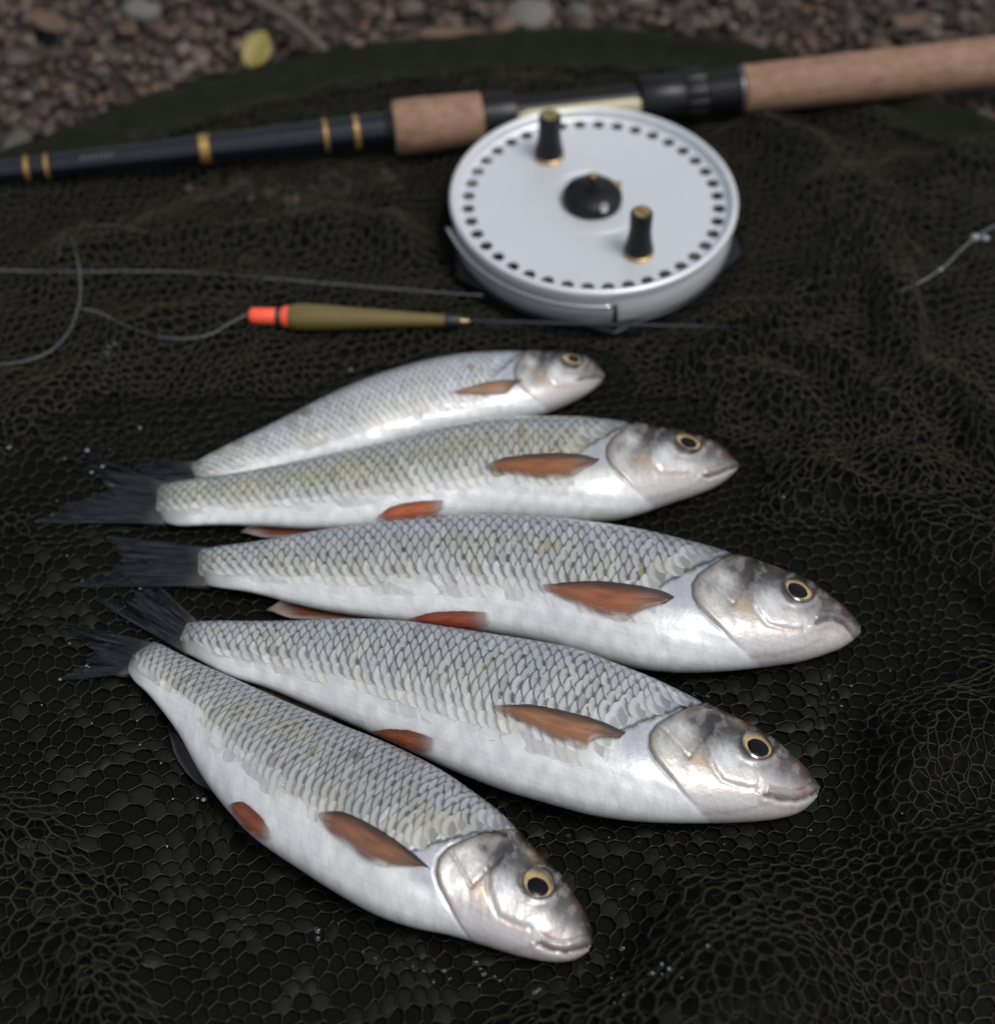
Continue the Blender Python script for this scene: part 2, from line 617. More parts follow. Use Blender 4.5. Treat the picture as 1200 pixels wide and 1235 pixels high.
        paint(sh, (.36, .38, .44), .75)
        # gill cover edge
        near = sstep(.02, .16, gf) * (1 - .9 * sstep(.52, .86, gf))
        sd_ = gd * gs_
        inh = near * (1 - sstep(40, 70, gd))
        disp += mm * 0.70 * sstep(-1.0, 2.0, sd_) * np.exp(-np.maximum(sd_, 0) / 26.0) * inh * (gs_ > -2)
        disp -= mm * 0.35 * np.exp(-((sd_ + 2.2) / 2.4)**2) * near * (1 - .6 * sstep(.6, .95, gf))
        paint(np.exp(-((sd_ + 1.6) / 1.5)**2) * near, (.05, .045, .05), .9 * (1 - .6 * sstep(.5, .9, gf)))
        paint(np.exp(-((sd_ - 3.0) / 3.0)**2) * near * (gf < .7), (.36, .26, .17), .40)
        paint(np.exp(-((sd_ - 10) / 5.0)**2) * near * (gf > .05) * (gf < .85), (.70, .70, .70), .30)
        # dark line along the edge of the scales
        m_, sd2, f2 = line(DARK_EDGE, 2.8, 1.3)
        paint(m_, (.03, .028, .033), .98 * (1 - .15 * f2)); disp -= mm * .30 * m_
        # bones of the gill cover
        m_, sd2, f2 = line(OPLINE1, 2.0); paint(m_, (.38, .33, .25), .50); disp -= mm * .28 * m_
        m_, sd2, f2 = line(OPLINE2, 2.4); paint(m_, (.40, .32, .22), .45); disp -= mm * .25 * m_
        m_, sd2, f2 = line(PREOP, 3.0); paint(m_, (.26, .20, .145), .6 * (1 - .75 * f2)); disp -= mm * .38 * m_ * (1 - .5 * f2)
        disp += mm * .22 * np.exp(-((sd2 + 7) / 6.0)**2) * (f2 > .02) * (f2 < .98)
        m_, sd2, f2 = line(LOWLINE, 3.2); paint(m_, (.40, .36, .35), .25); disp -= mm * .10 * m_
        paint(blob(907, 691, 9, 13, .5), (.06, .056, .06), .95)
        paint(blob(889, 688, 13, 3.6, .1), (.10, .095, .095), .75)
        paint(blob(894, 731, 11, 9, .4), (.46, .35, .23), .70)
        paint(blob(908, 742, 6, 9, .6), (.50, .41, .32), .50)
        paint(blob(872, 700, 14, 11, .5), (.68, .68, .66), .55)
        paint(blob(862, 728, 11, 17, .6), (.62, .61, .55), .55)
        paint(blob(925, 728, 17, 18, .6), (.70, .71, .72), .70)
        paint(blob(950, 744, 26, 8, .25), (.72, .71, .70), .60)
        paint(blob(936, 682, 16, 5, .45), (.42, .29, .15), .65)
        paint(blob(955, 690, 14, 4, .5), (.22, .16, .10), .5)
        paint(blob(987, 722, 18, 13, .7), (.17, .16, .16), .80)
        paint(blob(1002, 734, 20, 11, .9), (.24, .22, .22), .65)
        paint(blob(1014, 730, 18, 6, .85), (.26, .18, .155), .65)
        paint(blob(945, 763, 16, 3.5, .1), (.62, .47, .44), .45)
        paint(blob(1004, 768, 26, 10, -.25), (.66, .61, .60), .45)
        freck = sstep(.25, .7, nf) * sstep(.0, .5, nz + .2) * headm * (1 - sstep(.35, .7, t))
        paint(freck, (.18, .17, .16), .45)
        # eye socket
        ex, ey = cfg['eye'][0], cfg['eye'][1]
        dE = np.hypot(px[:, 0] - ex, (px[:, 1] - ey) * 1.25)
        re = cfg['eye'][2]
        disp -= mm * .75 * np.exp(-(dE / (re * .95))**4) * sil
        disp += mm * .40 * np.exp(-((dE - re * 1.22) / (re * .22))**2)
        paint(np.exp(-((dE - re * 1.06) / (re * .16))**2), (.04, .036, .036), .92)
        paint(np.exp(-((dE - re * 1.35) / (re * .2))**2) * (px[:, 1] > ey), (.60, .58, .56), .4)
        # mouth
        mo = np.array(cfg['mouth'], float)
        d, g, f = seg_dist(px + np.c_[nf, nz] * .5, mo)
        k = s.scale_px
        gr = np.exp(-(d / (2.3 * k))**2)
        disp -= mm * .75 * gr * sil
        paint(gr, (.16, .11, .10), .80)
        up = d * g / k                                          # negative above the mouth line
        lip = np.exp(-((up + 6.0) / 3.6)**2) * (f > .02)
        disp += mm * .42 * lip * sil
        paint(lip, (.23, .20, .205), .72)
        lip2 = np.exp(-((up - 6.5) / 4.0)**2)
        disp += mm * .35 * lip2 * sil
        paint(lip2, (.54, .51, .51), .45)
        ridge = np.exp(-((up + 12.0) / 1.5)**2) * (f > .02)
        disp -= mm * .25 * ridge * sil; paint(ridge, (.22, .18, .18), .35)
        if cfg.get('lip_red'):
            lx, ly = cfg['lip_red']
            paint(np.exp(-(np.hypot(px[:, 0] - lx, px[:, 1] - ly) / (6.5 * k))**2), (.36, .15, .13), .4)
        ey_, re_ = cfg['eye'][1], cfg['eye'][2]
        dE_ = np.hypot(px[:, 0] - cfg['eye'][0], (px[:, 1] - ey_) * 1.25)
        hm3 = headm[:, None]
        col = col * (1 - hm3) + (np.clip(col, .01, 1)**1.6) * 1.3 * hm3
        # dark marks on the cheek and crown
        wob = np.clip(.75 + .5 * nf, .3, 1.2)
        paint(blob(907, 691, 8, 14, .45) * wob, (.035, .033, .036), 1.0)
        paint(blob(897, 704, 4.5, 9, .3) * wob, (.07, .06, .055), .8)
        paint(blob(888, 688, 13, 3.4, .1) * wob, (.06, .056, .056), .9)
        paint(blob(930, 684, 13, 6, .4) * wob, (.13, .115, .10), .7)
        paint(blob(945, 723, 13, 5, .6) * wob, (.25, .25, .26), .55)
        paint(blob(966, 735, 22, 6, .35) * wob, (.30, .295, .30), .5)
        paint(blob(893, 733, 10, 8, .4) * wob, (.40, .28, .17), .55)
        paint(blob(905, 748, 6, 12, .5), (.42, .33, .25), .45)
        paint(blob(872, 700, 12, 9, .5), (.66, .66, .65), .6)
        paint(blob(858, 722, 8, 15, .55), (.58, .575, .55), .6)
        paint(blob(922, 728, 13, 15, .6), (.66, .67, .68), .65)
        paint(blob(948, 746, 24, 6, .25), (.68, .67, .66), .6)
        paint(np.exp(-((dE_ - re_ * 1.12) / (re_ * .2))**2) * (px[:, 1] < ey_ + re_ * .3), (.035, .03, .03), .85)
        mott = sstep(.1, .8, nz) * headm
        paint(mott, (.34, .32, .31), .35)
        # nostril
        nb = blob(986, 719, 3.6, 2.4, .5); disp -= mm * .8 * nb; paint(nb, (.05, .045, .045), .8)
        disp += mm * .05 * nz * headm * sil
        # body: faint rib hollows and belly veins
        disp += mm * .22 * noise2(c[:, 0], c[:, 1], 60, 9, 2) * (1 - headm) * sstep(.5, .7, t) * sil
        col *= (1 + .07 * nz + .05 * nf)[:, None]
        paint((1 - sstep(0, .09, X)), (.13, .13, .125), .8)
        paint((1 - sstep(0, .022, X)), (.045, .045, .046), .9)
        # far side of the fish takes the colour of the near side (symmetric in t)
        P = P + nr * disp[:, None]
        for k_, f_ in enumerate((.65, .36, .16, .05)):
            sl = slice(k_ * nv, (k_ + 1) * nv)
            P[sl] = P[sl] * (1 - f_) + P[sl].mean(0) * f_
        F = gridF(nx, nv, True)
        V = np.vstack([P, P[:nv].mean(0), P[-nv:].mean(0) + (s.Cn[-1] - s.Cn[-4]) * .12])
        colv = np.vstack([np.clip(col, 0.01, .85), [[.2, .2, .2]], [[.35, .3, .3]]])
        jj = np.arange(nv); j2 = (jj + 1) % nv
        cap = np.r_[[(j, k, nx * nv, nx * nv) for j, k in zip(j2, jj)], [((nx - 1) * nv + j, (nx - 1) * nv + k, nx * nv + 1, nx * nv + 1) for j, k in zip(jj, j2)]]
        me = bpy.data.meshes.new('body')
        Vl = local(root, V)
        me.from_pydata(Vl.tolist(), [], [tuple(f) for f in F.tolist()] + [(int(r[0]), int(r[1]), int(r[2])) for r in cap])
        me.polygons.foreach_set('use_smooth', [True] * len(me.polygons))
        ca = me.color_attributes.new('Col', 'FLOAT_COLOR', 'POINT')
        ca.data.foreach_set('color', np.c_[colv, np.ones(len(colv))].astype(np.float32).ravel())
        me.update()
        return link('body', me, M_SKIN, root)

    # ------------------------------------------------------------ scales
    def build_scales(s, root):
        cfg = s.cfg; tone = cfg['tone']
        rr = np.random.default_rng(cfg['seed'])
        xg = s.find(cfg['keys']['G'])[0]
        Lg = np.interp(xg, s.S, s.L)
        nsc = cfg.get('nsc', 46)
        dx = Lg / nsc
        am = s.a.max()
        a_lat = np.interp(math.radians(97), _ph, _arc)
        halfq = np.interp(math.radians(97), _ph, _arc) - np.interp(0, _ph, _arc)
        dr0 = am * halfq / cfg.get('rows', 9.2)
        cand = []
        for j in range(-11, 9):
            for i in range(0, nsc + 9):
                l0 = (i + (0.5 if j % 2 else 0.0)) * dx + dx * .35
                cand.append((j, l0 + rr.normal(0, .03) * dx))
        cand = np.array(cand)
        x = np.interp(cand[:, 1], s.L, s.S)
        a = s.ip(s.a, x)
        dr = dr0 * (a / am)**0.55
        ph = np.interp(a_lat + cand[:, 0] * dr / a, _arc, _ph)
        t = (1 - np.cos(ph - s.ip(s.phi0, x))) / 2
        psi = ph - s.ip(s.phi0, x)
        px = s.ip(s.T, x) + (s.ip(s.B, x) - s.ip(s.T, x)) * t[:, None]
        cn = s.canon(px)
        d, g, f = seg_dist(cn, SCALE_EDGE)
        side = np.where(cn[:, 0] < 780, -1.0, g)       # behind the line
        tl = cfg.get('tmax', .66)
        ok = (psi > -0.32) & (t < tl + .03 * np.sin(cand[:, 1] * 900 + cand[:, 0] * 2.3)) & (psi < PI) & ((cn[:, 0] < 786) | ((g > 0) & (d > 9.0))) & (cn[:, 0] < 930) & (cand[:, 1] > dx * .2)
        # under the pectoral fin's root no scale may stick out
        idx = np.where(ok)[0]
        us = np.array([0, .4, .72, 1.0]); vsn = np.linspace(-1, 1, 7)
        U, Vv = np.meshgrid(us, vsn, indexing='ij'); U = U.ravel(); Vv = Vv.ravel()
        prof = np.interp(U, [0, .4, .72, 1], [.86, 1.0, 1.0, .86])
        along = U * (1.05 + .72 * np.sqrt(np.clip(1 - (Vv * .92)**2, 0, 1)) * 1.0) - .62     # in units of dx
        F = gridF(len(us), len(vsn))
        uv = np.c_[U, (Vv + 1) / 2]
        made = []
        yel = noise2(px[:, 0], px[:, 1], 90, cfg['seed'] + 300, 2)
        for n_ in idx:
            j, l0 = cand[n_]
            sz = rr.normal(1, .035)
            l = l0 - along * dx * sz
            skew = rr.normal(0, .03)
            x_ = np.interp(l, s.L, s.S)
            a_ = s.ip(s.a, x_)
            off = j * dr0 * (a_ / am)**0.55 + Vv * prof * dr[n_] * 1.06 * sz + skew * dr[n_] * U
            ph_ = np.interp(a_lat + off / a_, _arc, _ph)
            P, nrm = s.surf(x_, ph_)
            fade = float(1 - .9 * sstep(.42, tl - .06, t[n_]))
            fade *= float(1 - .55 * sstep(.80, 1.0, l0 / Lg))
            lift = (.05 + (.10 * fade + .012) * U**1.4 + .045 * fade * (1 - Vv**2) * np.sin(PI * np.clip(U, 0, 1)) + rr.normal(0, .03) * Vv * U) * 1e-3 * s.k_mm
            lift = np.where(l < 0, lift * .5, lift)
            P = P + nrm * lift[:, None]
            tt = t[n_]
            base = np.array([np.interp(tt, [0, .10, .22, .40, .52, .60, .66], [tone['back'][k] * 1.02, tone['back2'][k] * 1.14, tone['side'][k] * 1.08, tone['low'][k] * 1.0, .61, .69, .73]) * cfg.get('tone_k', 1.0) for k in range(3)])
            base = base * (1 + rr.normal(0, .07)) + np.array([.014, .010, -.022]) * (.25 * rr.normal(0, 1) + 1.3 * float(np.clip(yel[n_] + .25, -.2, 1)) * (1 if tt > .12 else 0))
            dkv = float(np.interp(tt, [0, .35, .48, .56, .62, .67], [.98, .95, .76, .46, .20, .05])) * .86 * tone['dark'] * (.55 if d[n_] < 20 and cn[n_, 0] > 780 else 1) * rr.uniform(.8, 1.1)
            for mx, my, mc in cfg.get('marks', []):
                if abs(px[n_, 0] - mx) < 6 and abs(px[n_, 1] - my) < 5:
                    base = base * .5 + np.array(mc) * .5; dkv = min(dkv, .8)
            r_ = rr.random()
            if r_ < .005 and tt < .5:
                base = np.array([.34, .30, .20])
            elif r_ < .010:
                base = base * .7
            col = np.clip(np.r_[base * (.22 + .78 * float(sstep(-.01, .075, l0 / Lg))), dkv], 0, 1)
            w = math.sin(max(psi[n_], .01)) * dr[n_] / am
            made.append((w, P, np.tile(col, (len(P), 1))))
        made.sort(key=lambda q: -q[0])
        for w, P, col in made[:300]:
            me = mesh_np('scale', local(root, P), F, uv, col)
            link('scale', me, M_SCALE, root)
        rest = made[300:]
        if rest:
            nvx = len(us) * len(vsn)
            V = np.vstack([q[1] for q in rest]); C_ = np.vstack([q[2] for q in rest])
            FF = np.vstack([F + k * nvx for k in range(len(rest))])
            o = link('scales', mesh_np('scales', local(root, V), FF, np.tile(uv, (len(rest), 1)), C_), M_SCALE, root)
            o['kind'] = 'stuff'

    # ------------------------------------------------------------ fins
    def fin(s, root, name, top, bot, colf, mode='surface', off=.0011, z=None, nu=26, nv=25, mat=None, rays=13, bulge=.0):
        """top: leading edge root->tip, bot: trailing edge root->tip"""
        A, B = catmull(top, nu), catmull(bot, nu)
        vv = np.linspace(0, 1, nv)
        pxs = A[:, None] * (1 - vv)[None, :, None] + B[:, None] * vv[None, :, None]
        u = np.repeat(np.linspace(0, 1, nu), nv); v = np.tile(vv, nu)
        pf = pxs.reshape(-1, 2)
        corr = np.sin(v * rays * 2 * PI) * .00006
        edge = np.minimum(np.minimum(v, 1 - v) * 6, 1)
        if mode == 'surface':
            Q = np.array([np.r_[s.on(p)[0], s.on(p)[1]] for p in pf])
            P, nr = Q[:, :3], Q[:, 3:]
            # smooth the lookup
            Pg = P.reshape(nu, nv, 3)
            for _ in range(3):
                Pg[1:-1, 1:-1] = (Pg[1:-1, 1:-1] * 2 + Pg[:-2, 1:-1] + Pg[2:, 1:-1] + Pg[1:-1, :-2] + Pg[1:-1, 2:]) / 6
            P = Pg.reshape(-1, 3)
            hgt = off * (.55 + .45 * np.sin(PI * np.clip(v, 0, 1))) * np.clip(.35 + u * 2.5, 0, 1) + .0004 + bulge * np.sin(PI * v) * u
        else:
            zz = np.interp(u, [0, 1], z) if np.ndim(z) == 1 else np.full(len(u), z)
            zz = zz + .0009 * np.sin(v * 7 + u * 3) * u
            P = at(pf[:, 0], pf[:, 1], zz); nr = np.tile([0, 0, 1.0], (len(P), 1)); hgt = np.zeros(len(P))
        top_ = P + nr * (hgt + corr * np.clip(u * 4, 0, 1))[:, None]
        bot_ = P + nr * (hgt - .00035 * edge)[:, None] if mode != 'surface' else P + nr * (hgt - .0005 * edge)[:, None]
        col = colf(u, v)
        V = np.vstack([top_, bot_])
        F = gridF(nu, nv)
        n0 = nu * nv
        rim = [k for k in range(nv)] + [i * nv + nv - 1 for i in range(1, nu)] + [(nu - 1) * nv + k for k in range(nv - 2, -1, -1)] + [i * nv for i in range(nu - 2, 0, -1)]
        rf = [(rim[i], rim[(i + 1) % len(rim)], rim[(i + 1) % len(rim)] + n0, rim[i] + n0) for i in range(len(rim))]
        FF = np.vstack([F, F[:, ::-1] + n0, np.array(rf)])
        me = mesh_np(name, local(root, V), FF, np.tile(np.c_[u, v], (2, 1)), np.tile(col, (2, 1)))
        return link(name, me, mat or M_FIN, root)

    def tail(s, root, up, lo, notch, z_out=.003):
        r1, r2 = s.T[7], s.B[7]
        nu, nv = 26, 41
        v = np.linspace(0, 1, nv)
        U, Lw, Nt = np.array(up, float), np.array(lo, float), np.array(notch, float)
        w = np.abs(2 * v - 1)[:, None]
        out = Nt + (np.where((v < .5)[:, None], U, Lw) - Nt) * w**1.15
        # ragged edge
        out = out + RNG.normal(0, 1.8, out.shape)
        rt = r1 * (1 - v)[:, None] + r2 * v[:, None]
        u = np.linspace(0, 1, nu)
        c1 = rt + (out - rt) * .5 + (((np.where((v < .5)[:, None], U, Lw)) - (r1 + r2) / 2) * .06 * w)
        pxs = ((1 - u)**2)[:, None, None] * rt + (2 * u * (1 - u))[:, None, None] * c1 + (u**2)[:, None, None] * out
        uu, vv = np.repeat(u, nv), np.tile(v, nu)
        z0 = s.h[7]
        zz = z0 + (z_out - z0) * sstep(0, .75, uu) + .0011 * np.sin(vv * 9 + uu * 4) * uu
        pf = pxs.reshape(-1, 2)
        P = at(pf[:, 0], pf[:, 1], zz)
        top_ = P + np.array([0, 0, 1.0]) * (np.sin(vv * 22 * 2 * PI) * .00018 * np.clip(uu * 4, 0, 1))[:, None]
        th = .0022 * (1 - sstep(0, .25, uu)) + .0003
        bot_ = P - np.array([0, 0, 1.0]) * th[:, None]
        tb = s.cfg.get('tailcol', (.013, .0145, .019))
        lt = np.clip(.5 + .5 * noise2(uu * 2.0, vv * 16, 1.3, s.cfg['seed'] + 40, 2), 0, 1) * np.clip(uu * 3, 0, 1)
        col = np.array(tb) * (.45 + 2.6 * lt**1.6)[:, None] * np.array([1, 1.03, 1.12])
        root_c = np.array([.12, .12, .115])
        f = np.exp(-(uu / .13)**2)[:, None]
        col = col * (1 - f) + root_c * f
        alpha = np.clip(np.interp(uu, [0, .12, .4, .8, 1], [1.4, 1.2, .95, .75, .35]) * (.7 + .6 * lt), 0, 1.38)
        col = np.c_[col, alpha]
        V = np.vstack([top_, bot_])
        F = gridF(nu, nv); n0 = nu * nv
        rim = [k for k in range(nv)] + [i * nv + nv - 1 for i in range(1, nu)] + [(nu - 1) * nv + k for k in range(nv - 2, -1, -1)] + [i * nv for i in range(nu - 2, 0, -1)]
        rf = [(rim[i], rim[(i + 1) % len(rim)], rim[(i + 1) % len(rim)] + n0, rim[i] + n0) for i in range(len(rim))]
        FF = np.vstack([F, F[:, ::-1] + n0, np.array(rf)])
        return link('tail_fin', mesh_np('tail_fin', local(root, V), FF, np.tile(np.c_[uu, vv], (2, 1)), np.tile(col, (2, 1))), M_TAIL, root)

    # ------------------------------------------------------------ eye
    def eye(s, root):
        ex, ey, r_px, pxx, pyy, pr = s.cfg['eye']
        P, n = s.on((ex, ey), 0)
        # true normal from neighbouring surface points
        x, t = s.find((ex, ey))
        x1 = np.array([x - .012, x + .012]); tt = np.array([t, t])
        Q, _ = s.surf(x1, s.phi_of(x1, tt))
        tg = Q[1] - Q[0]; tg /= np.linalg.norm(tg)
        n = n - tg * (n @ tg); n /= np.linalg.norm(n)
        R = px2m(r_px, P)
        b = np.cross(n, tg)

        def dome(r, hgt, c, rings, segs, prof):
            rows = [c + n * hgt * prof(0)]
            rad = [0.0]
            for i in range(1, rings + 1):
                q = i / rings
                for k in range(segs):
                    a = 2 * PI * k / segs
                    rows.append(c + (tg * math.cos(a) + b * math.sin(a)) * r * q + n * hgt * prof(q))
                    rad.append(q)
            F = [(0, 1 + k, 1 + (k + 1) % segs) for k in range(segs)]
            for i in range(rings - 1):
                for k in range(segs):
                    k2 = (k + 1) % segs
                    F.append((1 + i * segs + k, 1 + (i + 1) * segs + k, 1 + (i + 1) * segs + k2, 1 + i * segs + k2))
            return np.array(rows), F, np.array(rad)
        rows, F, q = dome(R * 1.04, R * .34, P - n * R * .16, 10, 40, lambda k: math.sqrt(max(0, 1 - .92 * k * k)))
        ang = np.r_[0, np.tile(np.arange(40) * 2 * PI / 40, 10)]
        gold = np.array(s.cfg.get('iris', (.56, .38, .15)))
        pale = np.array([.74, .58, .34]); dark = np.array([.05, .045, .04])
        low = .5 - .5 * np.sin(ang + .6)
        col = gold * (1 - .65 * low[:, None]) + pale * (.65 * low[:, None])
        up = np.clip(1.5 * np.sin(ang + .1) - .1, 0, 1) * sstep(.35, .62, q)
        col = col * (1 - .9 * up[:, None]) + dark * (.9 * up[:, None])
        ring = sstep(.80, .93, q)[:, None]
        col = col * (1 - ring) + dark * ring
        inner = (np.exp(-((q - .56) / .05)**2) * .5)[:, None]
        col = col * (1 - inner) + np.array([.75, .6, .3]) * inner
        col *= (1 + .18 * np.sin(ang * 9 + q * 5) * .5)[:, None]
        me = bpy.data.meshes.new('eye')
        me.from_pydata(local(root, rows).tolist(), [], F)
        me.polygons.foreach_set('use_smooth', [True] * len(me.polygons))
        ca = me.color_attributes.new('Col', 'FLOAT_COLOR', 'POINT')
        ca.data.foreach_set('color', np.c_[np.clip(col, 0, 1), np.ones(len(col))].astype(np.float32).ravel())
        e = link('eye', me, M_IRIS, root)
        # pupil: its centre on the eyeball where the photograph has it
        dpx = np.array([pxx - ex, -(pyy - ey)]) * px2m(1, P)
        rt_, up_ = np.array([1.0, 0, 0]), UPV
        M2 = np.array([[tg @ rt_, b @ rt_], [tg @ up_, b @ up_]])
        ab = np.linalg.solve(M2, dpx)
        ab = ab * min(1.0, .30 * R / (np.linalg.norm(ab) + 1e-9))
        rp = px2m(pr * 1.27, P)
        cpos = P + tg * ab[0] + b * ab[1] - n * R * .16
        qc = np.linalg.norm(ab) / (R * 1.04)
        rows, F, q = dome(rp, R * .10, cpos + n * R * .34 * math.sqrt(1 - .92 * min(.7, qc + rp / R * .8)**2) + n * R * .02, 6, 32, lambda k: math.sqrt(max(0, 1 - k * k)))
        me = bpy.data.meshes.new('pupil')
        me.from_pydata(local(root, rows).tolist(), [], F)
        me.polygons.foreach_set('use_smooth', [True] * len(me.polygons))
        link('pupil', me, M_PUPIL, e)
        return e


def pect_col(base, lead=(.035, .027, .025), pale=(.42, .36, .32), rootpale=0.0):
    base = np.array(base); lead = np.array(lead); pale = np.array(pale)

    def f(u, v):
        n = noise2(u * 3, v * 5, 1.2, 21, 3)
        c = np.tile(base * np.array([1.35, 1.3, 1.15]), (len(u), 1)) * (1 + .25 * n)[:, None]
        l = np.clip((1 - sstep(.02, .42, v)) * .95 + .75 * (1 - sstep(.0, .34, u)), 0, 1)[:, None]
        c = c * (1 - l) + lead * l
        p = (sstep(.72, 1.0, v) * .65 + sstep(.88, 1, u) * .5)[:, None].clip(0, .9)
        c = c * (1 - p) + pale * p
        q = (np.exp(-(u / .16)**2) * rootpale)[:, None]
        c = c * (1 - q) + np.array([.66, .60, .57]) * q
        al = 1 - .85 * sstep(.62, 1.0, v + .10 * n) - .6 * sstep(.78, 1, u + .05 * n)
        return np.c_[np.clip(c, 0, 1), np.clip(al, .04, 1) * (sstep(0, .14, u) if rootpale else 1)]
    return f


def anal_col(base=(.20, .085, .045)):
    base = np.array(base); pale = np.array([.62, .58, .55]) if base[0] > .15 else base * 2.2

    def f(u, v):
        c = np.tile(base, (len(u), 1)) * (1 + .2 * noise2(u * 3, v * 4, 1.1, 31, 2))[:, None]
        p = (sstep(.6, .98, u) * .8 + sstep(.8, 1, v) * .5).clip(0, .9)[:, None]
        c = c * (1 - p) + pale * p
        return np.c_[np.clip(c, 0, 1), 1 - .25 * sstep(.8, 1, u)]
    return f


